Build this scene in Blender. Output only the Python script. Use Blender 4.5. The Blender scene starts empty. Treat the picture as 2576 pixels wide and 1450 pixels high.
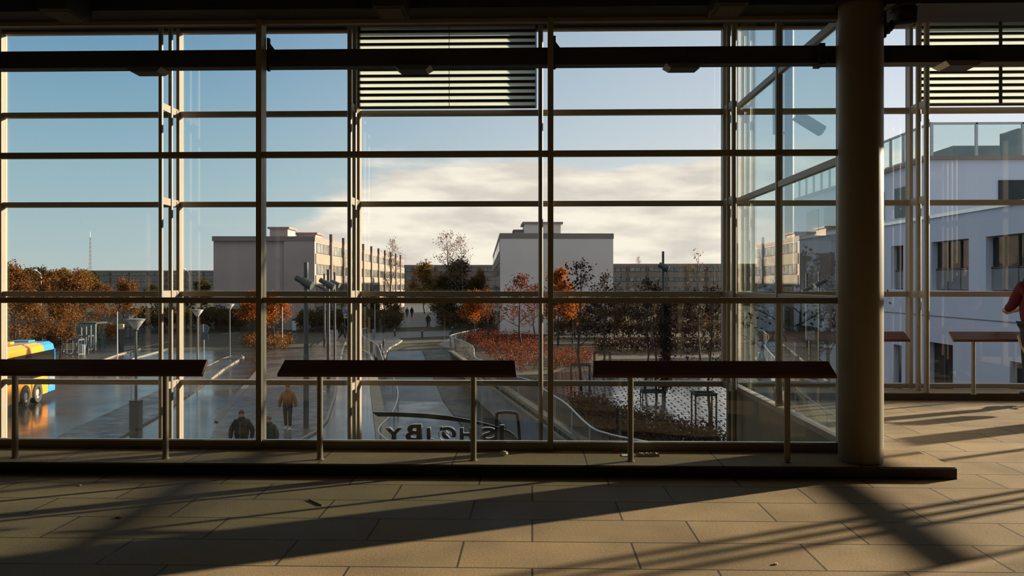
import bpy, bmesh, math, random
from math import sin, cos, pi, radians, tan, sqrt, atan2
from mathutils import Vector, Matrix

S = bpy.context.scene
C = S.collection
PSI = radians(1.45)
F = 2000.0
EYE = 1.6
ST = -4.25            # street level below the hall floor
cp, sp_ = cos(PSI), sin(PSI)


def ray(px, py):
    a = (px - 1288) / F
    return (a * cp - sp_, a * sp_ + cp, (712 - py) / F)


def P(px, py, Y):
    """point of the plane y = Y seen at this pixel of the photograph"""
    x, y, z = ray(px, py)
    t = Y / y
    return Vector((x * t, Y, EYE + z * t))


def G(px, py, z0=ST):
    """point of the level z0 seen at this pixel"""
    x, y, z = ray(px, py)
    t = (z0 - EYE) / z
    return Vector((x * t, y * t, z0))


def PX(px, X):
    """depth at which the plane x = X is seen in pixel column px"""
    x, y, z = ray(px, 712)
    return X / x * y


def lin(c):
    c = c / 255.0
    return c / 12.92 if c <= 0.04045 else ((c + 0.055) / 1.055) ** 2.4


def rgb(r, g, b):
    return (lin(r), lin(g), lin(b), 1.0)


# ------------------------------------------------------------------ materials
def new_mat(name):
    m = bpy.data.materials.new(name)
    m.use_nodes = True
    nt = m.node_tree
    nt.nodes.clear()
    out = nt.nodes.new('ShaderNodeOutputMaterial')
    return m, nt, out


def N(nt, typ, **kw):
    n = nt.nodes.new(typ)
    for k, v in kw.items():
        if k in n.inputs:
            n.inputs[k].default_value = v
        else:
            setattr(n, k, v)
    return n


def mat(name, col, rough=0.6, metal=0.0, var=0.12, scale=6.0, bump=0.0, bscale=40.0, spec=0.5, rvar=0.0, detail=6.0):
    m, nt, out = new_mat(name)
    b = N(nt, 'ShaderNodeBsdfPrincipled')
    b.inputs['Roughness'].default_value = rough
    b.inputs['Metallic'].default_value = metal
    b.inputs['Specular IOR Level'].default_value = spec
    tc = N(nt, 'ShaderNodeTexCoord')
    no = N(nt, 'ShaderNodeTexNoise')
    no.inputs['Scale'].default_value = scale
    no.inputs['Detail'].default_value = detail
    nt.links.new(tc.outputs['Object'], no.inputs['Vector'])
    cr = N(nt, 'ShaderNodeValToRGB')
    d = [c * (1 - var) for c in col[:3]] + [1]
    l = [min(1, c * (1 + var)) for c in col[:3]] + [1]
    cr.color_ramp.elements[0].color = d
    cr.color_ramp.elements[1].color = l
    cr.color_ramp.elements[0].position = 0.3
    cr.color_ramp.elements[1].position = 0.7
    nt.links.new(no.outputs['Fac'], cr.inputs['Fac'])
    nt.links.new(cr.outputs['Color'], b.inputs['Base Color'])
    if rvar:
        mr = N(nt, 'ShaderNodeMapRange')
        mr.inputs['From Min'].default_value = 0.3
        mr.inputs['From Max'].default_value = 0.7
        mr.inputs['To Min'].default_value = max(0.02, rough - rvar)
        mr.inputs['To Max'].default_value = min(1, rough + rvar)
        nt.links.new(no.outputs['Fac'], mr.inputs['Value'])
        nt.links.new(mr.outputs['Result'], b.inputs['Roughness'])
    if bump:
        n2 = N(nt, 'ShaderNodeTexNoise')
        n2.inputs['Scale'].default_value = bscale
        n2.inputs['Detail'].default_value = 4
        nt.links.new(tc.outputs['Object'], n2.inputs['Vector'])
        bp = N(nt, 'ShaderNodeBump')
        bp.inputs['Strength'].default_value = bump
        bp.inputs['Distance'].default_value = 0.02
        nt.links.new(n2.outputs['Fac'], bp.inputs['Height'])
        nt.links.new(bp.outputs['Normal'], b.inputs['Normal'])
    nt.links.new(b.outputs['BSDF'], out.inputs['Surface'])
    return m


def glass(name, tint, f0=0.04, rough=0.0):
    """a pane: each face lets light through, reflecting more at a glance (Schlick)"""
    m, nt, out = new_mat(name)
    tr = N(nt, 'ShaderNodeBsdfTransparent')
    tr.inputs['Color'].default_value = tint
    gl = N(nt, 'ShaderNodeBsdfGlossy')
    gl.inputs['Color'].default_value = (1, 1, 1, 1)
    gl.inputs['Roughness'].default_value = rough
    lw = N(nt, 'ShaderNodeLayerWeight')
    pw = N(nt, 'ShaderNodeMath', operation='POWER')
    pw.inputs[1].default_value = 5.0
    nt.links.new(lw.outputs['Facing'], pw.inputs[0])
    ma = N(nt, 'ShaderNodeMath', operation='MULTIPLY_ADD')
    ma.inputs[1].default_value = 1 - f0
    ma.inputs[2].default_value = f0
    nt.links.new(pw.outputs[0], ma.inputs[0])
    mx = N(nt, 'ShaderNodeMixShader')
    nt.links.new(ma.outputs[0], mx.inputs['Fac'])
    nt.links.new(tr.outputs[0], mx.inputs[1])
    nt.links.new(gl.outputs[0], mx.inputs[2])
    nt.links.new(mx.outputs[0], out.inputs['Surface'])
    return m


def leaf_mat(name, cols, transl=0.45):
    m, nt, out = new_mat(name)
    tc = N(nt, 'ShaderNodeTexCoord')
    no = N(nt, 'ShaderNodeTexNoise')
    no.inputs['Scale'].default_value = 2.6
    no.inputs['Detail'].default_value = 8
    no.inputs['Roughness'].default_value = 0.75
    nt.links.new(tc.outputs['Object'], no.inputs['Vector'])
    cr = N(nt, 'ShaderNodeValToRGB')
    e = cr.color_ramp.elements
    e[0].position, e[0].color = 0.34, cols[0]
    e[1].position, e[1].color = 0.66, cols[-1]
    for i, c in enumerate(cols[1:-1]):
        k = e.new(0.34 + 0.32 * (i + 1) / (len(cols) - 1))
        k.color = c
    nt.links.new(no.outputs['Fac'], cr.inputs['Fac'])
    di = N(nt, 'ShaderNodeBsdfPrincipled')
    di.inputs['Roughness'].default_value = 0.5
    di.inputs['Specular IOR Level'].default_value = 0.15
    tl = N(nt, 'ShaderNodeBsdfTranslucent')
    nt.links.new(cr.outputs['Color'], di.inputs['Base Color'])
    nt.links.new(cr.outputs['Color'], tl.inputs['Color'])
    mx = N(nt, 'ShaderNodeMixShader')
    mx.inputs['Fac'].default_value = transl
    nt.links.new(di.outputs[0], mx.inputs[1])
    nt.links.new(tl.outputs[0], mx.inputs[2])
    nt.links.new(mx.outputs[0], out.inputs['Surface'])
    return m


def tile_mat(name, col, mortar, bw, rh, msize, rough=0.55, var=0.18, offset=0.37, rot=0.0, bump=0.15, fine=90.0, rvar=0.1, loc=(0, 0, 0), spec=0.5, joint_bump=0.4, joint_rough=0.0):
    """stone slabs laid in courses along x"""
    m, nt, out = new_mat(name)
    tc = N(nt, 'ShaderNodeTexCoord')
    mp = N(nt, 'ShaderNodeMapping')
    mp.inputs['Location'].default_value = loc
    mp.inputs['Rotation'].default_value = (0, 0, rot)
    nt.links.new(tc.outputs['Object'], mp.inputs['Vector'])
    br = N(nt, 'ShaderNodeTexBrick')
    br.offset = offset
    br.inputs['Scale'].default_value = 1.0
    br.inputs['Brick Width'].default_value = bw
    br.inputs['Row Height'].default_value = rh
    br.inputs['Mortar Size'].default_value = msize
    br.inputs['Mortar Smooth'].default_value = 0.1
    br.inputs['Bias'].default_value = 0.0
    br.inputs['Color1'].default_value = [c * (1 - var * 0.5) for c in col[:3]] + [1]
    br.inputs['Color2'].default_value = [c * (1 + var * 0.5) for c in col[:3]] + [1]
    br.inputs['Mortar'].default_value = mortar
    nt.links.new(mp.outputs['Vector'], br.inputs['Vector'])
    n1 = N(nt, 'ShaderNodeTexNoise')
    n1.inputs['Scale'].default_value = fine
    n1.inputs['Detail'].default_value = 5
    nt.links.new(tc.outputs['Object'], n1.inputs['Vector'])
    n2 = N(nt, 'ShaderNodeTexNoise')
    n2.inputs['Scale'].default_value = 1.6
    n2.inputs['Detail'].default_value = 6
    nt.links.new(tc.outputs['Object'], n2.inputs['Vector'])
    ad = N(nt, 'ShaderNodeMath', operation='ADD')
    nt.links.new(n1.outputs['Fac'], ad.inputs[0])
    nt.links.new(n2.outputs['Fac'], ad.inputs[1])
    mr = N(nt, 'ShaderNodeMapRange')
    mr.inputs['From Min'].default_value = 0.6
    mr.inputs['From Max'].default_value = 1.4
    mr.inputs['To Min'].default_value = 0.6
    mr.inputs['To Max'].default_value = 1.35
    nt.links.new(ad.outputs[0], mr.inputs['Value'])
    mu = N(nt, 'ShaderNodeMix', data_type='RGBA', blend_type='MULTIPLY')
    mu.inputs[0].default_value = 1.0
    nt.links.new(br.outputs['Color'], mu.inputs[6])
    nt.links.new(mr.outputs['Result'], mu.inputs[7])
    b = N(nt, 'ShaderNodeBsdfPrincipled')
    b.inputs['Specular IOR Level'].default_value = spec
    nt.links.new(mu.outputs[2], b.inputs['Base Color'])
    rr = N(nt, 'ShaderNodeMapRange')
    rr.inputs['From Min'].default_value = 0.3
    rr.inputs['From Max'].default_value = 0.7
    rr.inputs['To Min'].default_value = max(0.03, rough - rvar)
    rr.inputs['To Max'].default_value = rough + rvar
    nt.links.new(n2.outputs['Fac'], rr.inputs['Value'])
    if joint_rough:
        mj = N(nt, 'ShaderNodeMix', data_type='FLOAT')
        mj.inputs[3].default_value = joint_rough
        nt.links.new(br.outputs['Fac'], mj.inputs[0])
        nt.links.new(rr.outputs['Result'], mj.inputs[2])
        nt.links.new(mj.outputs[0], b.inputs['Roughness'])
        sj = N(nt, 'ShaderNodeMix', data_type='FLOAT')
        sj.inputs[2].default_value = spec
        sj.inputs[3].default_value = 0.02
        nt.links.new(br.outputs['Fac'], sj.inputs[0])
        nt.links.new(sj.outputs[0], b.inputs['Specular IOR Level'])
    else:
        nt.links.new(rr.outputs['Result'], b.inputs['Roughness'])
    bp = N(nt, 'ShaderNodeBump')
    bp.inputs['Strength'].default_value = bump
    bp.inputs['Distance'].default_value = 0.006
    nt.links.new(n1.outputs['Fac'], bp.inputs['Height'])
    b2 = N(nt, 'ShaderNodeBump')
    b2.inputs['Strength'].default_value = joint_bump
    b2.inputs['Distance'].default_value = 0.01
    b2.invert = True
    nt.links.new(br.outputs['Fac'], b2.inputs['Height'])
    nt.links.new(bp.outputs['Normal'], b2.inputs['Normal'])
    nt.links.new(b2.outputs['Normal'], b.inputs['Normal'])
    nt.links.new(b.outputs['BSDF'], out.inputs['Surface'])
    return m


def lamp_shade_material():
    m, nt, out = new_mat('lamp_shade_plastic')
    d = N(nt, 'ShaderNodeBsdfPrincipled')
    d.inputs['Base Color'].default_value = (0.62, 0.58, 0.54, 1)
    d.inputs['Roughness'].default_value = 0.3
    t = N(nt, 'ShaderNodeBsdfTranslucent')
    t.inputs['Color'].default_value = (0.62, 0.58, 0.54, 1)
    c = N(nt, 'ShaderNodeBsdfTransparent')
    c.inputs['Color'].default_value = (0.92, 0.91, 0.9, 1)
    a = N(nt, 'ShaderNodeMixShader')
    a.inputs['Fac'].default_value = 0.5
    b = N(nt, 'ShaderNodeMixShader')
    no = N(nt, 'ShaderNodeTexNoise')
    no.inputs['Scale'].default_value = 4
    mr = N(nt, 'ShaderNodeMapRange')
    mr.inputs['To Min'].default_value = 0.25
    mr.inputs['To Max'].default_value = 0.45
    nt.links.new(no.outputs['Fac'], mr.inputs['Value'])
    nt.links.new(mr.outputs['Result'], b.inputs['Fac'])
    nt.links.new(d.outputs[0], a.inputs[1])
    nt.links.new(t.outputs[0], a.inputs[2])
    nt.links.new(a.outputs[0], b.inputs[1])
    nt.links.new(c.outputs[0], b.inputs[2])
    nt.links.new(b.outputs[0], out.inputs['Surface'])
    return m


M = {}
M['floor'] = tile_mat('floor_stone', (0.272, 0.195, 0.108), (0.06, 0.046, 0.03, 1), 1.03, 0.455, 0.007, rough=0.72, fine=70, loc=(0.0, 0.095, 0), offset=0.41, spec=0.16)
M['ledge'] = tile_mat('ledge_stone', (0.275, 0.19, 0.095), (0.04, 0.03, 0.02, 1), 1.12, 4.0, 0.006, rough=0.72, fine=70, loc=(0.25, -5.2, 0), spec=0.2)
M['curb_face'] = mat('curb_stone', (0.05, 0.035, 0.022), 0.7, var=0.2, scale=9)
M['steel'] = mat('painted_steel', (0.31, 0.255, 0.195), 0.42, var=0.05, scale=3)
M['post'] = mat('post_steel', (0.25, 0.215, 0.175), 0.38, metal=0.35, var=0.05)
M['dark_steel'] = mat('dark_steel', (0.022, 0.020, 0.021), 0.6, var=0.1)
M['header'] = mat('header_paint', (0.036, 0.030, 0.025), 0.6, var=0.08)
M['ceiling'] = mat('ceiling_paint', (0.16, 0.15, 0.12), 0.8, var=0.06)
M['wall'] = mat('wall_paint', (0.10, 0.09, 0.075), 0.8, var=0.06)
M['concrete'] = mat('concrete', (0.23, 0.195, 0.135), 0.8, var=0.12, scale=3, bump=0.15, bscale=25)
M['column'] = mat('column_paint', (0.20, 0.17, 0.115), 0.5, var=0.05, bump=0.03, bscale=6)
M['glass'] = glass('window_glass', (0.955, 0.965, 0.96, 1), 0.035)
M['glass_side'] = glass('tinted_side_glass', (0.86, 0.92, 0.915, 1), 0.22)
M['glass_dark'] = glass('shelter_glass', (0.8, 0.86, 0.84, 1), 0.06)
M['slat'] = None


def slat_material():
    m, nt, out = new_mat('blind_slat')
    d = N(nt, 'ShaderNodeBsdfPrincipled')
    d.inputs['Base Color'].default_value = (0.62, 0.66, 0.62, 1)
    d.inputs['Roughness'].default_value = 0.35
    t = N(nt, 'ShaderNodeBsdfTranslucent')
    t.inputs['Color'].default_value = (0.86, 0.89, 0.83, 1)
    no = N(nt, 'ShaderNodeTexNoise')
    no.inputs['Scale'].default_value = 3
    mr = N(nt, 'ShaderNodeMapRange')
    mr.inputs['To Min'].default_value = 0.7
    mr.inputs['To Max'].default_value = 0.85
    nt.links.new(no.outputs['Fac'], mr.inputs['Value'])
    mx = N(nt, 'ShaderNodeMixShader')
    nt.links.new(mr.outputs['Result'], mx.inputs['Fac'])
    nt.links.new(d.outputs[0], mx.inputs[1])
    nt.links.new(t.outputs[0], mx.inputs[2])
    nt.links.new(mx.outputs[0], out.inputs['Surface'])
    return m


M['slat'] = slat_material()


def wood_material():
    m, nt, out = new_mat('varnished_wood')
    tc = N(nt, 'ShaderNodeTexCoord')
    mp = N(nt, 'ShaderNodeMapping')
    mp.inputs['Scale'].default_value = (1.2, 18, 18)
    no = N(nt, 'ShaderNodeTexNoise')
    no.inputs['Scale'].default_value = 3
    no.inputs['Detail'].default_value = 6
    nt.links.new(tc.outputs['Object'], mp.inputs['Vector'])
    nt.links.new(mp.outputs['Vector'], no.inputs['Vector'])
    cr = N(nt, 'ShaderNodeValToRGB')
    cr.color_ramp.elements[0].position, cr.color_ramp.elements[0].color = 0.3, (0.085, 0.022, 0.011, 1)
    cr.color_ramp.elements[1].position, cr.color_ramp.elements[1].color = 0.75, (0.19, 0.052, 0.022, 1)
    nt.links.new(no.outputs['Fac'], cr.inputs['Fac'])
    b = N(nt, 'ShaderNodeBsdfPrincipled')
    b.inputs['Roughness'].default_value = 0.38
    nt.links.new(cr.outputs['Color'], b.inputs['Base Color'])
    nt.links.new(b.outputs[0], out.inputs['Surface'])
    return m


M['wood'] = wood_material()
# outdoors
M['asphalt'] = mat('wet_asphalt', (0.030, 0.032, 0.035), 0.17, var=0.35, scale=0.35, bump=0.10, bscale=7, rvar=0.10, spec=0.2)
M['road'] = mat('wet_road', (0.030, 0.032, 0.038), 0.26, var=0.4, scale=0.6, bump=0.14, bscale=9, rvar=0.12, spec=0.16)
M['paving'] = tile_mat('wet_paving', (0.085, 0.062, 0.046), (0.03, 0.024, 0.02, 1), 0.6, 0.3, 0.02, rough=0.36, rvar=0.18, spec=0.22, fine=8, rot=0.2, bump=0.3)
M['paving_ribbed'] = tile_mat('ribbed_paving', (0.060, 0.050, 0.044), (0.018, 0.016, 0.015, 1), 0.9, 0.22, 0.03, rough=0.38, rvar=0.14, spec=0.25, fine=8, rot=0.05, bump=0.3)
M['wet_tile'] = tile_mat('flooded_tiles', (0.10, 0.10, 0.11), (0.012, 0.012, 0.014, 1), 0.62, 0.5, 0.035, rough=0.12, rvar=0.07, fine=4, rot=0.03, bump=0.06, joint_bump=0.6, spec=0.38, joint_rough=0.85)
M['cobble'] = tile_mat('dark_cobbles', (0.035, 0.030, 0.028), (0.012, 0.012, 0.012, 1), 0.3, 0.16, 0.03, rough=0.5, spec=0.2, fine=10, rot=0.2, bump=0.5)
M['kerb'] = mat('kerb_stone', (0.22, 0.19, 0.15), 0.6, var=0.12, scale=4)
M['litter_ground'] = mat('leaf_strewn_ground', (0.055, 0.034, 0.02), 0.95, var=0.5, scale=1.2, bump=0.5, bscale=4)
M['grass'] = mat('autumn_grass', (0.040, 0.032, 0.016), 0.95, var=0.4, scale=0.8, bump=0.5, bscale=6)
M['path'] = mat('pale_path', (0.095, 0.085, 0.082), 0.6, var=0.15, scale=0.5)
M['brown_path'] = mat('trodden_path', (0.11, 0.078, 0.05), 0.8, var=0.25, scale=0.6)
M['ret_wall'] = mat('retaining_wall_concrete', (0.21, 0.215, 0.22), 0.75, var=0.18, scale=0.9, bump=0.1)
M['grey_metal'] = mat('galvanised_metal', (0.42, 0.42, 0.42), 0.4, metal=0.5, var=0.08)
M['mast'] = mat('mast_paint', (0.075, 0.07, 0.072), 0.4, metal=0.2, var=0.1)
M['lamp_metal'] = mat('lamp_post_paint', (0.13, 0.125, 0.12), 0.4, metal=0.3, var=0.08)
M['black'] = mat('black_plastic', (0.012, 0.012, 0.013), 0.45, var=0.1)
M['white'] = mat('white_paint', (0.75, 0.74, 0.70), 0.5, var=0.05)
M['cream_wall'] = mat('cream_panel', (0.26, 0.215, 0.165), 0.8, var=0.1, scale=0.4)
M['gable'] = mat('grey_gable', (0.44, 0.335, 0.30), 0.85, var=0.08, scale=0.25)
M['gable_pale'] = mat('pale_grey_gable', (0.74, 0.64, 0.60), 0.85, var=0.06, scale=0.2)
M['parapet'] = mat('roof_parapet', (0.26, 0.20, 0.175), 0.8, var=0.08, scale=0.5)
M['brown'] = mat('brown_cladding', (0.16, 0.105, 0.07), 0.8, var=0.15)
M['far_wall'] = mat('weathered_block', (0.26, 0.20, 0.165), 0.85, var=0.12, scale=0.2)
M['win_frame'] = mat('window_frame_paint', (0.07, 0.055, 0.05), 0.5)
M['pane'] = mat('window_pane', (0.10, 0.105, 0.115), 0.06, var=0.6, scale=0.5, spec=0.8)
M['pane_curtain'] = mat('curtained_pane', (0.20, 0.185, 0.17), 0.15, var=0.5, scale=0.9, spec=0.6)
M['white_wall'] = mat('white_rendered_wall', (0.60, 0.615, 0.72), 0.8, var=0.04, scale=0.3)
M['office_win'] = mat('office_window', (0.022, 0.026, 0.024), 0.08, var=0.5, scale=0.7, spec=0.3)
M['bus_orange'] = mat('bus_yellow', (0.85, 0.30, 0.025), 0.22, var=0.03)
M['bus_blue'] = mat('bus_blue', (0.04, 0.27, 0.62), 0.22, var=0.03)
M['bus_glass'] = mat('bus_window', (0.012, 0.011, 0.011), 0.05, var=0.2, spec=0.8)
M['bus_roof'] = mat('bus_roof', (0.42, 0.27, 0.11), 0.5, var=0.12)
M['rubber'] = mat('tyre_rubber', (0.03, 0.028, 0.026), 0.75)
M['rim'] = mat('wheel_rim', (0.42, 0.40, 0.36), 0.4, metal=0.4)
M['bark'] = mat('bark', (0.050, 0.036, 0.028), 0.9, var=0.3, scale=12)
M['bark_pale'] = mat('pale_bark', (0.15, 0.115, 0.09), 0.9, var=0.3, scale=12)
M['stake'] = mat('tree_stake', (0.055, 0.042, 0.035), 0.85, var=0.2)
M['leaf_orange'] = leaf_mat('orange_leaf', [(0.12, 0.03, 0.005, 1), (0.36, 0.10, 0.012, 1), (0.52, 0.19, 0.03, 1)])
M['leaf_brown'] = leaf_mat('rust_leaf', [(0.04, 0.018, 0.007, 1), (0.18, 0.068, 0.016, 1), (0.40, 0.19, 0.06, 1)])
M['leaf_red'] = leaf_mat('red_leaf', [(0.045, 0.010, 0.006, 1), (0.13, 0.026, 0.010, 1), (0.26, 0.07, 0.028, 1)])
M['leaf_gold'] = leaf_mat('golden_leaf', [(0.07, 0.038, 0.008, 1), (0.20, 0.105, 0.02, 1), (0.32, 0.19, 0.04, 1)])
M['leaf_olive'] = leaf_mat('olive_leaf', [(0.025, 0.022, 0.008, 1), (0.07, 0.05, 0.018, 1), (0.15, 0.10, 0.03, 1)])
M['leaf_dark'] = leaf_mat('dark_leaf', [(0.010, 0.005, 0.004, 1), (0.03, 0.012, 0.008, 1), (0.075, 0.03, 0.017, 1)], 0.25)
M['leaf_umber'] = leaf_mat('umber_leaf', [(0.018, 0.011, 0.007, 1), (0.06, 0.032, 0.014, 1), (0.17, 0.095, 0.04, 1)], 0.35)
M['skin'] = mat('skin', (0.48, 0.27, 0.19), 0.5, var=0.05)
M['hair'] = mat('hair', (0.035, 0.022, 0.015), 0.6)
M['coat_black'] = mat('black_coat', (0.007, 0.0065, 0.007), 0.85, var=0.3, scale=20)
M['coat_yellow'] = mat('mustard_jacket', (0.22, 0.092, 0.016), 0.75, var=0.15, scale=14)
M['coat_green'] = mat('dark_green_coat', (0.020, 0.028, 0.017), 0.8, var=0.2, scale=20)
M['coat_red'] = mat('crimson_coat', (0.08, 0.005, 0.010), 0.9, var=0.15, scale=20)
M['jeans'] = mat('dark_trousers', (0.022, 0.018, 0.026), 0.85, var=0.2, scale=20)
M['shoe_white'] = mat('white_shoe', (0.6, 0.6, 0.6), 0.6)
M['paper'] = mat('paper', (0.72, 0.66, 0.58), 0.8, var=0.1, scale=30)
M['card'] = mat('card', (0.52, 0.42, 0.28), 0.8, var=0.2, scale=25)
M['red_plastic'] = mat('red_plastic', (0.6, 0.06, 0.05), 0.4)
M['pink'] = mat('pink_straw', (0.62, 0.12, 0.16), 0.4)
M['straw'] = mat('pale_green_straw', (0.40, 0.42, 0.22), 0.5)
M['blue_sign'] = mat('blue_sign', (0.03, 0.10, 0.42), 0.4)
M['lamp_glass'] = lamp_shade_material()
M['sign_steel'] = mat('sign_letter_metal', (0.028, 0.027, 0.03), 0.35, metal=0.3)
M['edge_steel'] = mat('bright_metal_edge', (0.75, 0.73, 0.70), 0.25, metal=0.8)


# ------------------------------------------------------------------ mesh tools
class MB:
    def __init__(self):
        self.v, self.f, self.mi = [], [], []
        self.cur = 0

    def add(self, vs, fs):
        o = len(self.v)
        self.v += [tuple(p) for p in vs]
        self.f += [tuple(i + o for i in f) for f in fs]
        self.mi += [self.cur] * len(fs)
        return self

    def box(self, x0, x1, y0, y1, z0, z1):
        vs = [(x, y, z) for z in (z0, z1) for y in (y0, y1) for x in (x0, x1)]
        return self.add(vs, [(0, 2, 3, 1), (4, 5, 7, 6), (0, 1, 5, 4), (2, 6, 7, 3), (0, 4, 6, 2), (1, 3, 7, 5)])

    def beam(self, p0, p1, w, h, up=(0, 0, 1)):
        """rectangular bar between two points"""
        p0, p1 = Vector(p0), Vector(p1)
        d = (p1 - p0).normalized()
        u = Vector(up)
        s = d.cross(u)
        if s.length < 1e-5:
            s = d.cross(Vector((1, 0, 0)))
        s.normalize()
        u = s.cross(d)
        a, b = s * (w / 2), u * (h / 2)
        vs = [p + q for p in (p0, p1) for q in (-a - b, a - b, a + b, -a + b)]
        return self.add(vs, [(3, 2, 1, 0), (4, 5, 6, 7), (0, 1, 5, 4), (1, 2, 6, 5), (2, 3, 7, 6), (3, 0, 4, 7)])

    def tube(self, p0, p1, r0, r1=None, n=10, caps=True):
        r1 = r0 if r1 is None else r1
        return self.path([p0, p1], [r0, r1], n, caps)

    def path(self, pts, rs, n=8, caps=True):
        pts = [Vector(p) for p in pts]
        if not isinstance(rs, (list, tuple)):
            rs = [rs] * len(pts)
        o = len(self.v)
        ref = None
        for i, p in enumerate(pts):
            d = (pts[min(i + 1, len(pts) - 1)] - pts[max(i - 1, 0)])
            if d.length < 1e-9:
                d = Vector((0, 0, 1))
            d.normalize()
            if ref is None:
                ref = Vector((1, 0, 0)) if abs(d.x) < 0.8 else Vector((0, 1, 0))
            s = d.cross(ref)
            if s.length < 1e-4:
                s = d.cross(Vector((0, 1, 0.3)))
            s.normalize()
            ref = s.cross(d)
            for k in range(n):
                a = 2 * pi * k / n
                self.v.append(tuple(p + (s * cos(a) + ref * sin(a)) * rs[i]))
        for i in range(len(pts) - 1):
            for k in range(n):
                a, b = o + i * n + k, o + i * n + (k + 1) % n
                self.f.append((a, b, b + n, a + n))
                self.mi.append(self.cur)
        if caps:
            self.f.append(tuple(o + k for k in reversed(range(n))))
            self.f.append(tuple(o + (len(pts) - 1) * n + k for k in range(n)))
            self.mi += [self.cur] * 2
        return self

    def prism(self, poly, z0, z1):
        n = len(poly)
        vs = [(p[0], p[1], z0) for p in poly] + [(p[0], p[1], z1) for p in poly]
        area = sum(poly[i][0] * poly[(i + 1) % n][1] - poly[(i + 1) % n][0] * poly[i][1] for i in range(n))
        top, bot = tuple(range(n, 2 * n)), tuple(reversed(range(n)))
        sides = [(i, (i + 1) % n, (i + 1) % n + n, i + n) for i in range(n)]
        if area < 0:
            top, bot = tuple(reversed(top)), tuple(reversed(bot))
            sides = [tuple(reversed(s)) for s in sides]
        return self.add(vs, [top, bot] + sides)

    def extr(self, prof, axis, a0, a1):
        """profile of (u,v) pairs swept along axis 'x' (u=y, v=z) or 'y' (u=x, v=z)"""
        n = len(prof)
        if axis == 'x':
            vs = [(a, u, w) for a in (a0, a1) for u, w in prof]
        else:
            vs = [(u, a, w) for a in (a0, a1) for u, w in prof]
        fs = [tuple(range(n)), tuple(reversed(range(n, 2 * n)))]
        fs += [((i + 1) % n, i, i + n, (i + 1) % n + n) for i in range(n)]
        return self.add(vs, fs)

    def ball(self, c, r, sx=1, sy=1, sz=1, n=12, m=8):
        o = len(self.v)
        for j in range(m + 1):
            t = pi * j / m
            for k in range(n):
                a = 2 * pi * k / n
                self.v.append((c[0] + r * sx * sin(t) * cos(a), c[1] + r * sy * sin(t) * sin(a), c[2] + r * sz * cos(t)))
        for j in range(m):
            for k in range(n):
                a, b = o + j * n + k, o + j * n + (k + 1) % n
                self.f.append((a, a + n, b + n, b))
                self.mi.append(self.cur)
        return self

    def lathe(self, c, prof, n=20, axis='z'):
        o = len(self.v)
        for r, h in prof:
            for k in range(n):
                a = 2 * pi * k / n
                if axis == 'z':
                    self.v.append((c[0] + r * cos(a), c[1] + r * sin(a), c[2] + h))
                elif axis == 'x':
                    self.v.append((c[0] + h, c[1] + r * cos(a), c[2] + r * sin(a)))
        for i in range(len(prof) - 1):
            for k in range(n):
                a, b = o + i * n + k, o + i * n + (k + 1) % n
                self.f.append((a, b, b + n, a + n))
                self.mi.append(self.cur)
        return self

    def build(self, name, m, parent=None, smooth=False, bevel=0.0, auto=False):
        off = Vector((0, 0, 0))
        q = parent
        while q is not None:
            off += q.location
            q = q.parent
        me = bpy.data.meshes.new(name)
        me.from_pydata([(a - off.x, b - off.y, c - off.z) for a, b, c in self.v], [], self.f)
        ms = m if isinstance(m, (list, tuple)) else [m]
        for k in ms:
            me.materials.append(k)
        if len(ms) > 1:
            me.polygons.foreach_set('material_index', self.mi)
        me.update()
        bm = bmesh.new()
        bm.from_mesh(me)
        if not getattr(self, 'keep', False):
            bmesh.ops.recalc_face_normals(bm, faces=bm.faces)
        if bevel:
            bmesh.ops.remove_doubles(bm, verts=bm.verts, dist=1e-5)
            es = [e for e in bm.edges if e.is_manifold and e.calc_face_angle(0) > 0.6]
            bmesh.ops.bevel(bm, geom=es, offset=bevel, segments=2, affect='EDGES', profile=0.6)
        bm.to_mesh(me)
        bm.free()
        if smooth:
            me.polygons.foreach_set('use_smooth', [True] * len(me.polygons))
            if auto:
                try:
                    me.set_sharp_from_angle(angle=radians(40))
                except Exception:
                    pass
        o = bpy.data.objects.new(name, me)
        C.objects.link(o)
        if parent is not None:
            o.parent = parent
        return o


def tag(o, label=None, cat=None, group=None, kind=None):
    if label:
        o['label'] = label
    if cat:
        o['category'] = cat
    if group:
        o['group'] = group
    if kind:
        o['kind'] = kind
    return o


def empty(name, loc=(0, 0, 0), label=None, cat=None, group=None, kind=None):
    o = bpy.data.objects.new(name, None)
    C.objects.link(o)
    o.location = loc
    o.empty_display_size = 0.2
    return tag(o, label, cat, group, kind)


def struct(mb, name, m, **kw):
    o = mb.build(name, m, **kw)
    o['kind'] = 'structure'
    return o


def dup(root, loc, rotz=0.0, scale=1.0, label=None, group=None):
    r = root.copy()
    C.objects.link(r)
    r.location = loc
    r.rotation_euler = (0, 0, rotz)
    r.scale = (scale, scale, scale) if not isinstance(scale, (tuple, list)) else scale
    if label:
        r['label'] = label
    if group:
        r['group'] = group
    for ch in list(root.children):
        c = ch.copy()
        C.objects.link(c)
        c.parent = r
        for g in list(ch.children):
            d = g.copy()
            C.objects.link(d)
            d.parent = c
    return r

# ------------------------------------------------------------------ the hall
GX = [-10.41 + 2.632 * k for k in range(8)]      # the bay grid: -10.41 ... 8.01
YI, YO = 7.18, 11.5                                # inner and outer glazing
XS, XE = 2.88, GX[7]                               # side glazing and end glazing of the bay
ZT = [0.15, 1.44, 2.745, 4.06, 5.28]               # transom heights

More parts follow.
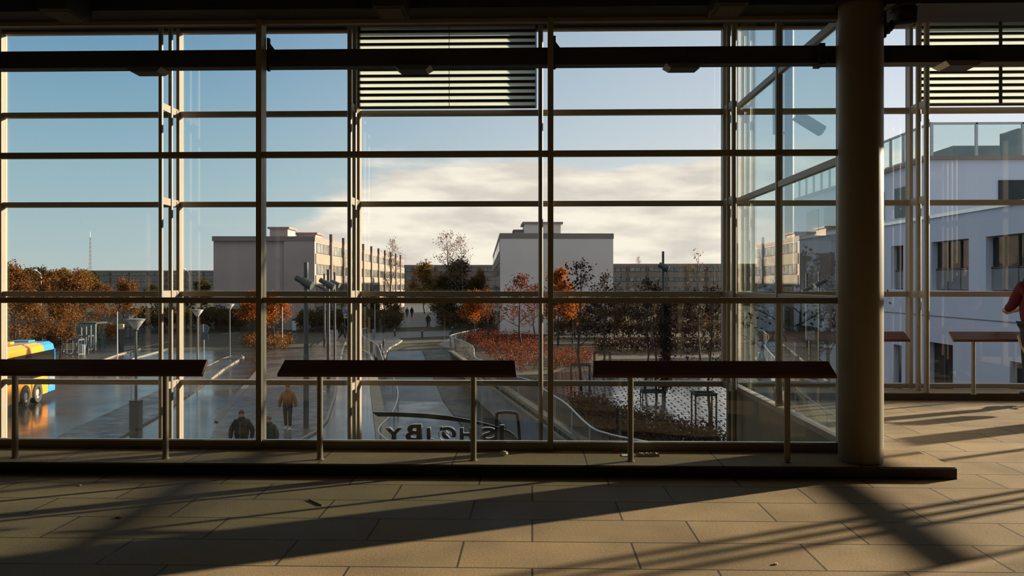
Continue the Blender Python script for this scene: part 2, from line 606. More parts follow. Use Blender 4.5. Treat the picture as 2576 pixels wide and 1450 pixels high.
struct(MB().box(-13, 14, -3.2, 6.57, -0.35, 0.0).box(3.45, 14, 6.57, 7.45, -0.35, 0.0).box(2.97, XE, 7.45, 10.95, -0.35, 0.0).box(3.05, 3.45, 7.18, 7.45, -0.35, 0), 'floor', M['floor'])
struct(MB().box(-13, 3.45, 6.57, 7.24, -0.35, 0.095), 'trim_1', [M['ledge']])
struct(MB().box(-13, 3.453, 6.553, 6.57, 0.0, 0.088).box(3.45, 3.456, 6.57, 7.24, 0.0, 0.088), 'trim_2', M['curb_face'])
struct(MB().box(2.97, XE, 10.95, 11.42, -0.35, 0.10), 'trim_3', M['ledge'])
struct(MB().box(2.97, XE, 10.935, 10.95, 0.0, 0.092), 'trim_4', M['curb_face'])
struct(MB().box(-13, 14, -3.2, 7.0, 4.35, 4.6), 'ceiling', M['ceiling'])
struct(MB().box(-13, 14, 7.3, 11.75, 5.45, 5.6), 'ceiling.001', M['ceiling'])
struct(MB().box(-13, 14, -3.4, -3.2, -0.35, 4.6), 'wall_back', M['wall'])
struct(MB().box(-13.2, -13, -3.2, 11.6, -1.7, 5.6), 'wall_left', M['wall'])
struct(MB().box(14, 14.2, -3.2, 7.3, -0.35, 5.6), 'wall_right', M['wall'])
struct(MB().box(10.6, 14, 7.1, 7.3, -0.35, 4.0), 'wall_front', M['wall'])
# beam above the inner glazing, its broad underside in view
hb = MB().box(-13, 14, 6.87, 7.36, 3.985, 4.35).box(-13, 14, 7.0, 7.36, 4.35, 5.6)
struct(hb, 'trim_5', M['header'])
# lower floor of the light well and the solid skirt below the outer glazing
struct(MB().box(-13, XS - 0.05, 7.24, YO, -1.75, -1.5), 'floor.001', M['concrete'])
struct(MB().box(-13, XE, YO - 0.04, YO + 0.1, -1.75, -1.12), 'wall_outer', M['concrete'])
struct(MB().box(-13, XE, YO - 0.06, YO + 0.1, 5.27, 5.6), 'wall_outer.001', M['header'])
struct(MB().box(XS - 0.035, XS + 0.09, 7.24, YO - 0.03, -1.75, 0.10), 'wall_side', M['concrete'])
struct(MB().box(-13, 14, -3.2, 11.6, -4.25, -4.1).box(-13, 14, 7.24, 7.3, -4.1, -0.35), 'wall_under', M['concrete'])


def pane(x0, x1, y, z0, z1, parent, m, along='x', t=0.010):
    mb = MB()
    if along == 'x':
        mb.box(x0, x1, y - t / 2, y + t / 2, z0, z1)
    else:
        mb.box(y - t / 2, y + t / 2, x0, x1, z0, z1)
    return mb.build('pane', m, parent)


# inner glazing: three bays, one window object each, broad mullions on the grid
IN = [-13.0, GX[1], GX[2], GX[3], GX[4], GX[5]]     # -7.78, -5.15, -2.51, .12, 2.75
INX = [-13.0, -7.74, -5.11, -2.474, 0.166, 2.76]
for i in range(1, 5):
    x0, x1 = INX[i], INX[i + 1]
    w = empty('window_%d' % i, ((x0 + x1) / 2, YI, 0.1), kind='structure')
    # sill frame and head
    MB().box(x0 + .025, x1 - .025, YI - .03, YI + .07, 0.095, 0.158).build('sill_frame', M['steel'], w, bevel=.003)
    MB().box(x0 + .025, x1 - .025, YI - .022, YI + .005, 0.158, 0.176).build('sill_glint', M['edge_steel'], w, bevel=.004)  # bright strip added to imitate the sky's glint along the sill
    MB().box(x0 + .025, x1 - .025, YI - .025, YI + .025, 1.415, 1.467).build('transom', M['steel'], w, bevel=.003)
    MB().box(x0 + .025, x1 - .025, YI - .025, YI + .025, 2.738, 2.792).build('transom', M['steel'], w, bevel=.003)
    MB().box(x0 + .025, x1 - .025, YI - .025, YI + .025, 3.95, 3.985).build('head_frame', M['steel'], w)
    MB().box(x0 - .025, x0 + .025, YI - .05, YI + .09, 0.095, 3.985).build('mullion', M['steel'], w, bevel=.003)
    if i == 4:
        MB().box(x1 - .02, x1 + .03, YI - .05, YI + .07, 0.095, 3.985).build('mullion', M['steel'], w, bevel=.003)
    for za, zb in ((0.158, 1.415), (1.467, 2.738), (2.792, 3.95)):
        pane(x0 + .025, x1 - .025, YI + 0.012, za, zb, w, M['glass'])

# outer glazing: seven bays
for i in range(7):
    x0, x1 = GX[i], GX[i + 1]
    if i == 4:
        pass
    w = empty('window_%d' % (i + 5), ((x0 + x1) / 2, YO, 0.1), kind='structure')
    zb = -1.12 if i < 5 else 0.10
    if i >= 5:
        MB().box(x0 + .025, x1 - .025, YO - .05, YO + .06, 0.10, 0.165).build('sill_frame', M['steel'], w, bevel=.003)
        zz = [0.165]
    else:
        MB().box(x0 + .025, x1 - .025, YO - .04, YO + .06, -1.12, -1.05).build('sill_frame', M['steel'], w)
        zz = [-1.05]
    for z in (ZT if i < 5 else ZT[1:]):
        MB().box(x0 + .025, x1 - .025, YO - .045, YO + .045, z - .038, z + .036).build('transom', M['steel'], w, bevel=.003)
    MB().box(x0 - .024, x0 + .024, YO - .075, YO + .06, zb, 5.3).build('mullion', M['steel'], w, bevel=.003)
    lv = zz + (ZT if i < 5 else ZT[1:])
    for a, b in zip(lv[:-1], lv[1:]):
        pane(x0 + .024, x1 - .024, YO + .02, a + .03 if a in ZT else a, b - .03, w, M['glass'])

# side glazing beside the column, standing on the concrete parapet
w = empty('window_12', (XS, 9.3, 0.1), kind='structure')
MB().box(XS - .05, XS + .05, 7.3, YO - .08, 0.10, 0.165).build('sill_frame', M['steel'], w, bevel=.003)
for z in ZT[1:4]:
    MB().box(XS - .03, XS + .03, 7.3, YO - .08, z - .036, z + .036).build('transom', M['steel'], w, bevel=.003)
MB().box(XS - .04, XS + .04, 9.32, 9.37, 0.165, 5.45).build('mullion', M['steel'], w, bevel=.003)
MB().box(XS - .04, XS + .04, YO - .13, YO - .08, 0.10, 5.45).build('mullion', M['steel'], w, bevel=.003)
MB().box(XS - .05, XS + .05, 7.37, 7.44, 3.98, 5.45).build('mullion', M['steel'], w, bevel=.003)
MB().box(XS - .03, XS + .05, 6.93, 7.44, 0.10, 3.98).build('shadow_panel', M['steel'], w)  # unseen panel added behind the column to widen its floor shadow
lv = ZT[:4] + [5.45]
for a, b in zip(lv[:-1], lv[1:]):
    for y0, y1 in ((7.44, 9.32), (9.37, YO - .13)):
        pane(y0, y1, XS, a + .036, b - .036, w, M['glass_side'], 'y')

# end glazing of the bay (outside the picture; its bars throw the shadows on the floor)
w = empty('window_13', (XE, 9.3, 0.1), kind='structure')
MB().box(XE - .05, XE + .05, 7.3, YO, -1.7, 0.20).build('sill_frame', M['steel'], w)
for z, h in ((ZT[1], .054), (ZT[2], .045), (ZT[3], .05)):
    MB().box(XE - .04, XE + .04, 7.3, YO - .06, z - h, z + h).build('transom', M['steel'], w)
MB().box(XE - .045, XE + .045, 9.32, 9.37, 0.2, 5.45).build('mullion', M['steel'], w)
MB().box(XE - .02, XE + .02, 7.28, 7.32, 0.10, 5.45).build('mullion', M['steel'], w)
for yy in (7.84, 8.0, 8.16):
    MB().tube((XE - .2, yy, 0.0), (XE - .2, yy, 5.45), .034, .034, 14).build('mullion', M['post'], w)
MB().box(XE - .03, XE + .03, 9.95, 10.32, 0.2, 1.1).build('shadow_panel', M['steel'], w)  # unseen panel added only to cast a short shadow on the bay floor
pane(7.34, YO - .06, XE, 0.2, 5.45, w, M['glass'], 'y')
w = empty('window_14', (9.3, 7.2, 0), kind='structure')  # unseen window put in so the sun reaches the near right floor
MB().box(XE, 10.6, 7.16, 7.24, -.35, .15).build('sill_frame', M['steel'], w)
pane(XE, 10.6, 7.2, .15, 3.98, w, M['glass'])

# round column
col = empty('round_column', (2.775, 6.79, 0.095), 'thick round grey column standing on the end of the stone ledge', 'column')
MB().lathe((2.775, 6.79, 0.095), [(0, 0), (.172, 0), (.178, .01), (.178, 3.60), (.178, 3.895), (0, 3.895)], 56).build('shaft', M['column'], col, smooth=True, auto=True)
MB().lathe((2.775, 6.79, 3.93), [(.20, 0), (.20, .06), (0, .06), ], 40).build('head_collar', M['header'], col, smooth=True, auto=True)

# trunking hung in front of the light well, with its luminaires
tk = empty('cable_trunking', (0, 7.33, 3.68), 'dark rectangular beam casing running across all the glazing below the ceiling', 'beam casing')
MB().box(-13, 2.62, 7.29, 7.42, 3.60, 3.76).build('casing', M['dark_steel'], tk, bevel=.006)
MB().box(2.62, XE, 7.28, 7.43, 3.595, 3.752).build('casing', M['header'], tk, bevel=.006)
MB().box(2.60, 2.655, 7.27, 7.44, 3.585, 3.775).build('joint_sleeve', M['dark_steel'], tk)
for x in (-7.74, -5.11, -2.474, .166):
    mb = MB()
    mb.extr([(x + .03, 3.76), (x + .09, 3.76), (x + .03, 3.84)], 'y', 7.30, 7.33)
    mb.box(x + .028, x + .05, 7.27, 7.31, 3.56, 3.86)
    mb.build('bracket', M['dark_steel'], tk)


def luminaire(x, y, z, d, label, grp):
    """wedge housing with sloped cheeks and a pale diffuser cheek"""
    t = empty('wedge_luminaire', (x, y, z), label, 'light fitting', grp)
    a, b = .12, .17
    MB().add([(x - b, y - d, z), (x + b, y - d, z), (x + b, y + d, z), (x - b, y + d, z),
              (x - a, y - d * .8, z - .042), (x + a, y - d * .8, z - .042), (x + a, y + d * .8, z - .042), (x - a, y + d * .8, z - .042)],
             [(0, 1, 2, 3), (4, 7, 6, 5), (0, 4, 5, 1), (1, 5, 6, 2), (2, 6, 7, 3), (3, 7, 4, 0)]).build('housing', M['header'], t, bevel=.004)
    s = 1 if x < 0 else -1
    q = MB()
    c0, c1 = (x + s * (b + .001), z - .004), (x + s * (a + .002), z - .040)
    q.add([(c0[0], y - d * .95, c0[1]), (c0[0], y + d * .95, c0[1]), (c1[0], y + d * .77, c1[1]), (c1[0], y - d * .77, c1[1]),
           (c0[0] + s * .004, y - d * .95, c0[1]), (c0[0] + s * .004, y + d * .95, c0[1]), (c1[0] + s * .004, y + d * .77, c1[1]), (c1[0] + s * .004, y - d * .77, c1[1])],
          [(0, 1, 2, 3), (7, 6, 5, 4), (0, 4, 5, 1), (1, 5, 6, 2), (2, 6, 7, 3), (3, 7, 4, 0)])
    q.build('diffuser', M['steel'], t)
    return t


gl = 'wedge light fittings under the beam casing'
for px, nm in ((372, 'small dark wedge light fitting under the beam casing, over the leftmost pair of posts'),
               (1040, 'small dark wedge light fitting under the beam casing, against the middle slatted blind'),
               (1718, 'small dark wedge light fitting under the beam casing, just left of the corner posts')):
    p = P(px, 165, 7.36)
    luminaire(p.x, 7.36, 3.60, .11, nm, gl)
p = P(2410, 152, 7.36)
luminaire(p.x, 7.36, 3.60, .13, 'low wedge light fitting under the beam casing, right of the round column', gl)


def ceiling_box(x, label):
    t = empty('beam_luminaire', (x, 6.75, 4.35), label, 'light fitting', 'box light fittings on the ceiling beam')
    y0, y1, z1 = 6.45, 6.868, 3.875
    MB().add([(x - .17, y0, 4.35), (x + .17, y0, 4.35), (x + .17, y1, 4.35), (x - .17, y1, 4.35),
              (x - .125, y0 + .05, z1), (x + .125, y0 + .05, z1), (x + .125, y1, z1), (x - .125, y1, z1)],
             [(0, 1, 2, 3), (4, 7, 6, 5), (0, 4, 5, 1), (1, 5, 6, 2), (2, 6, 7, 3), (3, 7, 4, 0)]).build('housing', M['header'], t, bevel=.006)
    MB().box(x - .10, x + .10, y0 + .10, y1 - .05, z1 - .006, z1).build('diffuser', M['wall'], t)


ceiling_box(P(175, 50, 6.75).x, 'dark box light fitting on the ceiling beam, at the far left of the picture')
ceiling_box(P(987, 46, 6.75).x, 'dark box light fitting on the ceiling beam, above the middle slatted blind')
ceiling_box(P(1828, 38, 6.75).x, 'dark box light fitting on the ceiling beam, nearest the round column')

# surveillance camera by the column
cc = P(2262, 45, 6.5)
cam_t = empty('surveillance_camera', (2.99, 6.62, 4.05), 'dark surveillance camera in a boxy housing fixed high beside the round column', 'camera')
d = Vector((cc.x, 6.5, cc.z)) - Vector((2.96, 6.8, 3.72))
MB().path([(2.955, 6.79, 3.72), (2.99, 6.78, 3.72), (3.04, 6.72, 3.82), (cc.x - .02, 6.62, cc.z - .05)], [.03, .03, .026, .026], 10).build('bracket_arm', M['black'], cam_t, smooth=True)
MB().box(2.945, 2.965, 6.73, 6.85, 3.66, 3.88).build('wall_plate', M['black'], cam_t)
a0, a1 = Vector((cc.x + .15, 6.85, cc.z + .10)), Vector((cc.x + .02, 6.40, cc.z - .01))
h = MB().beam(a0, a1, .15, .14).build('housing', M['header'], cam_t, bevel=.02)
dd = (a1 - a0).normalized()
MB().beam(a1 + dd * .001, a1 + dd * .012, .105, .095).build('lens_window', M['black'], cam_t)
MB().beam(a0 + Vector((0, 0, .085)), a1 + dd * .06 + Vector((0, 0, .085)), .18, .014).build('sun_hood', M['header'], cam_t)


# pairs of round posts behind the glass
def post_pair(x, zb, label, first=[None]):
    if first[0] is None:
        t = empty('post_pair', (x, 11.05, zb), label, 'posts', 'pairs of round posts behind the glazing')
        for y in (10.90, 11.20):
            MB().tube((x, y, zb), (x, y, 5.45), .032, .032, 18).build('post', M['post'], t, smooth=True, auto=True)
        for z in ZT[:4]:
            MB().box(x - .012, x + .012, 10.92, 11.43, z - .05, z + .05).box(x - .02, x + .02, 11.36, 11.42, z - .03, z + .03).build('bracket', M['steel'], t)
        first[0] = t
        return t
    return dup(first[0], (x, 11.05, zb), label=label)


names = ['left edge pair of slim round posts behind the glazing', 'pair of slim round posts behind the leftmost leaning rail',
         'pair of slim round posts left of the middle slatted blind', 'pair of slim round posts right of the middle slatted blind, edge on',
         'pair of slim round posts in the glazed corner left of the column', 'pair of slim round posts standing on the far ledge right of the column']
for x, nm in zip(GX[2:7], names[1:]):
    post_pair(x, -1.5 if x < 5 else .10, nm)
first_pp = None
for o in list(C.objects):
    if o.name.startswith('post_pair') and abs(o.location.x - GX[6]) < .01:
        o.location.z = .1 - 0.0
# posts of the far ledge are shorter: rebuilt so that they stand on it
far = [o for o in C.objects if o.name.startswith('post_pair') and abs(o.location.x - GX[6]) < .01][0]
for ch in list(far.children):
    bpy.data.objects.remove(ch)
x = GX[6]
for y in (10.99 - .0, 11.22):
    MB().tube((x, y, .10), (x, y, 5.45), .036, .036, 18).build('post', M['post'], far, smooth=True, auto=True)
for z in ZT[1:4]:
    MB().box(x - .012, x + .012, 11.0, 11.43, z - .05, z + .05).build('bracket', M['steel'], far)


# leaning rails: slanted board on two round legs
def leaning_rail(x0, y, label, first=[None]):
    L = 1.97
    if first[0] is not None:
        return dup(first[0], (x0, y, .095), label=label)
    t = empty('leaning_rail', (x0, y, .095), label, 'leaning rail', 'wooden leaning rails along the glazing')
    # board: slanted section swept along x, ends cut on the slant
    th = .03
    prof = [(-.105, .725), (-.092, .715), (.052, .820), (.058, .838), (.045, .846), (-.105, .748)]
    mb = MB()
    n = len(prof)
    vs = []
    for e in (0, 1):
        for u, wv in prof:
            k = (.846 - wv) / .13 * .02
            xx = x0 + (-k if e == 0 else L + k)
            vs.append((xx, y + u, .095 + wv))
    fs = [tuple(range(n)), tuple(reversed(range(n, 2 * n)))] + [((i + 1) % n, i, i + n, (i + 1) % n + n) for i in range(n)]
    mb.add(vs, fs)
    mb.build('board', M['wood'], t, bevel=.004)
    for dx in (.31, 1.62):
        lg = MB().tube((x0 + dx, y + .02, .095), (x0 + dx, y + .02, .095 + .775), .025, .025, 20).build('leg', M['post'], t, smooth=True, auto=True)
        MB().lathe((x0 + dx, y + .02, .095), [(.034, 0), (.034, .006), (.026, .010)], 20).build('foot_plate', M['steel'], lg)
        MB().beam((x0 + dx, y + .02 - .07, .095 + .735), (x0 + dx, y + .02 + .03, .095 + .805), .05, .010).build('bracket', M['steel'], lg)
    first[0] = t
    return t


leaning_rail(-4.757, 6.71, 'dark slanted wooden leaning rail on two legs, cut by the left edge of the picture')
leaning_rail(-2.117, 6.71, 'dark slanted wooden leaning rail in front of the middle blind and the street sign letters')
leaning_rail(0.52, 6.71, 'reddish slanted wooden leaning rail directly left of the round column')
bx = P(2403, 840, 10.75).x
leaning_rail(bx, 10.86, 'distant wooden leaning rail where the person in the crimson coat leans')
leaning_rail(P(2283, 840, 10.8).x - 1.97, 10.86, 'distant wooden leaning rail half hidden behind the round column')


# slatted blinds between the outer mullions
def blind(x0, x1, label, wires):
    t = empty('slatted_blind', ((x0 + x1) / 2, 11.38, 5.3), label, 'blind', 'slatted blinds in the outer glazing')
    z = 5.36
    mb = MB()
    mk = MB()
    while z > 4.17:
        # steep slat with a dark strip painting the shade in the gap below
        mb.add([(x0, 11.365, z - .060), (x1, 11.365, z - .060), (x1, 11.335, z), (x0, 11.335, z),
                (x0, 11.368, z - .059), (x1, 11.368, z - .059), (x1, 11.338, z + .001), (x0, 11.338, z + .001)],
               [(0, 1, 2, 3), (7, 6, 5, 4), (0, 4, 5, 1), (1, 5, 6, 2), (2, 6, 7, 3), (3, 7, 4, 0)])
        mk.box(x0, x1, 11.315, 11.345, z - .0925, z - .056)
        z -= .0905
    mb.build('slats', M['slat'], t)['kind'] = 'stuff'
    mk.build('shade_strips', M['dark_steel'], t)['kind'] = 'stuff'
    MB().box(x0, x1, 11.31, 11.37, 4.105, 4.125).build('bottom_bar', M['steel'], t)
    for wx, r in wires:
        MB().box(wx - r, wx + r, 11.283, 11.295, 4.11, 5.42).build('cord', M['dark_steel'], t)
    MB().box(x0 - .015, x0 - .002, 11.27, 11.40, 4.1, 5.4).build('guide_rail', M['dark_steel'], t)
    MB().box(x1 + .002, x1 + .015, 11.27, 11.40, 4.1, 5.4).build('guide_rail', M['dark_steel'], t)


blind(GX[3] + .05, GX[4] - .07, 'pale slatted blind in the middle bay of the outer glazing', [(P(1130, 150, 11.29).x, .004)])
blind(GX[6] + .07, GX[7] - .05, 'pale slatted blind in the outer glazing right of the round column', [(P(2517, 150, 11.29).x, .022)])

# small litter on the floor and the ledge
rnd = random.Random(4)


def crumple(name, c, r, m, label, cat, sq=.6, seed=1):
    q = random.Random(seed)
    bm = bmesh.new()
    bmesh.ops.create_icosphere(bm, subdivisions=3, radius=r)
    for v in bm.verts:
        k = 1 + .5 * (q.random() - .5)
        v.co = Vector((v.co.x * k * 1.3, v.co.y * k, (v.co.z * k * sq)))
    zmin = min(v.co.z for v in bm.verts)
    for v in bm.verts:
        v.co.z -= zmin
    me = bpy.data.meshes.new(name)
    bm.to_mesh(me)
    bm.free()
    me.materials.append(m)
    o = bpy.data.objects.new(name, me)
    C.objects.link(o)
    o.location = c
    return tag(o, label, cat)


g = G(1268, 1147, .095)
crumple('crumpled_paper', g, .025, M['paper'], 'small crumpled white paper on the ledge below the middle of the glazing', 'paper', .8)
g = G(1550, 1137, .095)
crumple('candy_wrapper', g, .018, M['red_plastic'], 'tiny red and white wrapper on the ledge beside the flattened carton', 'wrapper', .6, 3)
# flattened carton
a, b = G(1566, 1149, .096), G(1660, 1151, .096)
t = empty('flattened_carton', (a.x, a.y, .0955), 'flattened tan carton lying on the ledge behind a leaning rail leg', 'carton')
mb = MB()
nx = 14
top = []
q = random.Random(8)
x0, x1, y0, y1 = G(1600, 1145, .1).x, b.x, a.y - .0, a.y + .075
for j in range(5):
    for i in range(nx + 1):
        top.append((x0 + (x1 - x0) * i / nx, y0 + (y1 - y0) * j / 4, .1 + .022 * sin(pi * j / 4) * (.6 + .8 * q.random())))
mb.add(top, [(j * (nx + 1) + i, j * (nx + 1) + i + 1, (j + 1) * (nx + 1) + i + 1, (j + 1) * (nx + 1) + i) for j in range(4) for i in range(nx)])
mb.box(x0, x1, y0, y1, .0952, .101)
mb.build('body', M['card'], t)
MB().box(a.x, x0 + .01, a.y, a.y + .085, .0952, .1).build('flap', M['paper'], t)


def stick(p0, p1, r, m, name, label, cat):
    o = MB().tube(p0, p1, r, r, 8).build(name, m)
    return tag(o, label, cat)


p0, p1 = G(778, 1257, .005), G(811, 1272, .005)
stick(p0, p1, .0055, M['straw'], 'drinking_straw', 'pale green drinking straw lying on the dark floor tiles', 'straw')
p0, p1 = G(1141, 1200, .005), G(1197, 1192, .005)
stick(p0, p1, .005, M['pink'], 'drinking_straw', 'pink drinking straw lying on the floor against the ledge', 'straw')
crumple('crumpled_paper', G(200, 1223, 0), .012, M['paper'], 'tiny pale paper scrap on the dark floor at far left', 'paper', .4, 5)
crumple('crumpled_paper', G(1951, 1421, 0), .010, M['paper'], 'tiny white paper scrap on the sunlit floor at lower right', 'paper', .4, 6)
crumple('crumpled_paper', G(2556, 1029, 0), .03, M['paper'], 'pale paper scrap on the floor near the far right ledge', 'paper', .3, 7)
crumple('bottle_cap', G(2306, 1209, 0), .014, M['black'], 'small dark bottle cap on the floor in front of the ledge end', 'bottle cap', .5, 9)
crumple('dry_leaf', G(300, 1304, 0), .018, M['brown'], 'dark curled dry leaf on the shaded floor tiles at left', 'leaf', .3, 10)

# ------------------------------------------------------------------ the ground outside
def line_through(a, b):
    k = (b.x - a.x) / (b.y - a.y)
    return lambda y: a.x + k * (y - a.y)


LX = line_through(G(950, 949), G(968, 1034))       # left edge of the sunken road
RX = line_through(G(1252, 971), G(1446, 1107))     # right edge, the retaining wall


def road_z(y):
    if y > 68:
        return ST
    if y > 52:
        return ST - 1.95 * (68 - y) / 16.0
    return ST - 1.95 - .25 * (52 - y) / 40.0


struct(MB().prism([(-420, 4), (LX(4), 4), (LX(68), 68), (-420, 68)], ST - .4, ST), 'ground', M['asphalt'])
struct(MB().prism([(RX(4), 4), (420, 4), (420, 68), (RX(68), 68)], ST - .4, ST), 'ground.001', M['litter_ground'])
struct(MB().prism([(-420, 68), (420, 68), (600, 900), (-600, 900)], ST - .4, ST), 'ground.002', M['grass'])
ys = [4, 12, 20, 28, 36, 44, 52, 56, 60, 64, 68]
mb = MB()
mc = MB()
for y0, y1 in zip(ys[:-1], ys[1:]):
    k0, k1 = LX(y0) + .66 * (RX(y0) - LX(y0)), LX(y1) + .66 * (RX(y1) - LX(y1))
    mb.add([(LX(y0), y0, road_z(y0)), (k0, y0, road_z(y0)), (k1, y1, road_z(y1)), (LX(y1), y1, road_z(y1))], [(0, 1, 2, 3)])
    mc.add([(k0, y0, road_z(y0) + .06), (RX(y0), y0, road_z(y0) + .06), (RX(y1), y1, road_z(y1) + .06), (k1, y1, road_z(y1) + .06),
            (k0, y0, road_z(y0) - .1), (k1, y1, road_z(y1) - .1)], [(0, 1, 2, 3), (0, 3, 5, 4)])
struct(mb, 'road', M['road'])
struct(mc, 'pavement', M['cobble'])
# retaining walls of the sunken road
mb = MB()
for y0, y1 in zip(ys[:-1], ys[1:]):
    for fx, s in ((RX, 1), (LX, -1)):
        a, b = fx(y0), fx(y1)
        vs = []
        for (x, y) in ((a, y0), (b, y1)):
            for dx in (0, .25 * s):
                vs += [(x + dx, y, road_z(y) - .3), (x + dx, y, ST + .02)]
        mb.add(vs, [(0, 1, 5, 4), (2, 6, 7, 3), (1, 3, 7, 5), (0, 4, 6, 2)])
struct(mb, 'retaining_wall', M['ret_wall'])
mb = MB()
mb.beam((RX(6) + .1, 6, ST + .09), (RX(66) + .1, 66, ST + .09), .34, .16)
mb.beam((RX(6) - .14, 6, ST - .22), (RX(58) - .14, 58, ST - .22), .10, .12)
struct(mb, 'trim_6', M['concrete'])
struct(MB().beam((LX(6) - .3, 6, ST + .05), (LX(58) - .3, 58, ST + .05), .5, .12), 'trim_7', M['concrete'])


def slab(pix, m, name, h=.1, kerb=None, kname='kerb'):
    pts = [G(px, py) for px, py in pix]
    o = struct(MB().prism([(p.x, p.y) for p in pts], ST - .05, ST + h), name, m)
    if kerb:
        mb = MB()
        seq = [pts[i % len(pts)] for i in kerb]
        for a, b in zip(seq[:-1], seq[1:]):
            mb.beam((a.x, a.y, ST + h / 2 + .012), (b.x, b.y, ST + h / 2 + .012), .11, h + .024)
        struct(mb, kname, M['kerb'])
    return o


# long pavement spit with the funnel lamps
spit = [(120, 1118), (170, 1090), (300, 1030), (400, 985), (490, 940), (560, 905), (585, 897), (606, 896), (613, 900), (600, 908), (560, 933),
        (530, 957), (470, 1000), (400, 1050), (290, 1112), (262, 1128)]
slab(spit, M['paving_ribbed'], 'pavement.001', .07, [4, 5, 6, 7, 8, 9, 10, 11])
# bus platform behind the bus
slab([(120, 905), (150, 880), (300, 872), (350, 872), (352, 880), (300, 893), (240, 915), (190, 930), (120, 950)], M['paving_ribbed'], 'pavement.002', .07, [4, 5, 6, 7])
# paved square under the masts
slab([(640, 905), (690, 879), (760, 884), (800, 868), (838, 838), (858, 832), (880, 838), (862, 880), (850, 940), (842, 1000), (822, 1060), (800, 1086),
      (744, 1116), (520, 1120), (585, 1000), (655, 925)], M['paving'], 'pavement.003', .05, [5, 6, 7, 8, 9, 10, 11, 12])
# pale strip crossing the square
pts = [G(x, y, ST + .055) for x, y in ((538, 1058), (551, 1062), (668, 918), (659, 915))]
struct(MB().prism([(p.x, p.y) for p in pts], ST + .04, ST + .062), 'paving_strip', M['path'])
# island with its pale kerb beside the sunken road
slab([(905, 850), (930, 853), (962, 851), (1000, 852), (1011, 859), (1002, 866), (980, 878), (972, 888), (968, 905), (955, 905), (935, 880)], M['paving'], 'pavement.004', .12, [4, 5, 6, 7, 8])
# crossroad and pale path into the park
slab([(880, 846), (905, 840), (1010, 836), (1130, 833), (1140, 846), (1010, 852), (920, 851)], M['path'], 'path', .03)
pts = [G(x, y) for x, y in ((1018, 768), (1094, 768), (1108, 790), (1112, 822), (1000, 826), (1014, 800))]
struct(MB().prism([(p.x, p.y) for p in pts], ST - .05, ST + .04), 'path.001', M['path'])
# flooded tiles and earth on the right square
pts = [G(x, y) for x, y in ((1330, 962), (1420, 930), (1520, 905), (1840, 900), (1960, 960), (1960, 1160), (1760, 1130), (1560, 1056), (1450, 1010))]
struct(MB().prism([(p.x, p.y) for p in pts], ST - .05, ST + .03), 'plaza', M['wet_tile'])
pts = [G(x, y) for x, y in ((1230, 850), (1900, 850), (1900, 864), (1420, 868), (1250, 862))]
struct(MB().prism([(p.x, p.y) for p in pts], ST - .05, ST + .03), 'path.002', M['brown_path'])
# road kerb line far left, zebra of pale marks
mb = MB()
for a, b in (((318, 885), (440, 858)), ((330, 905), (420, 880)), ((560, 842), (600, 838))):
    p, q = G(*a), G(*b)
    mb.beam((p.x, p.y, ST + .03), (q.x, q.y, ST + .03), .2, .08)
struct(mb, 'kerb', M['kerb'])
struct(MB().prism([(G(x, y).x, G(x, y).y) for x, y in ((1100, 868), (1130, 852), (1160, 860), (1140, 880))], ST, ST + .012), 'road_marking', M['path'])


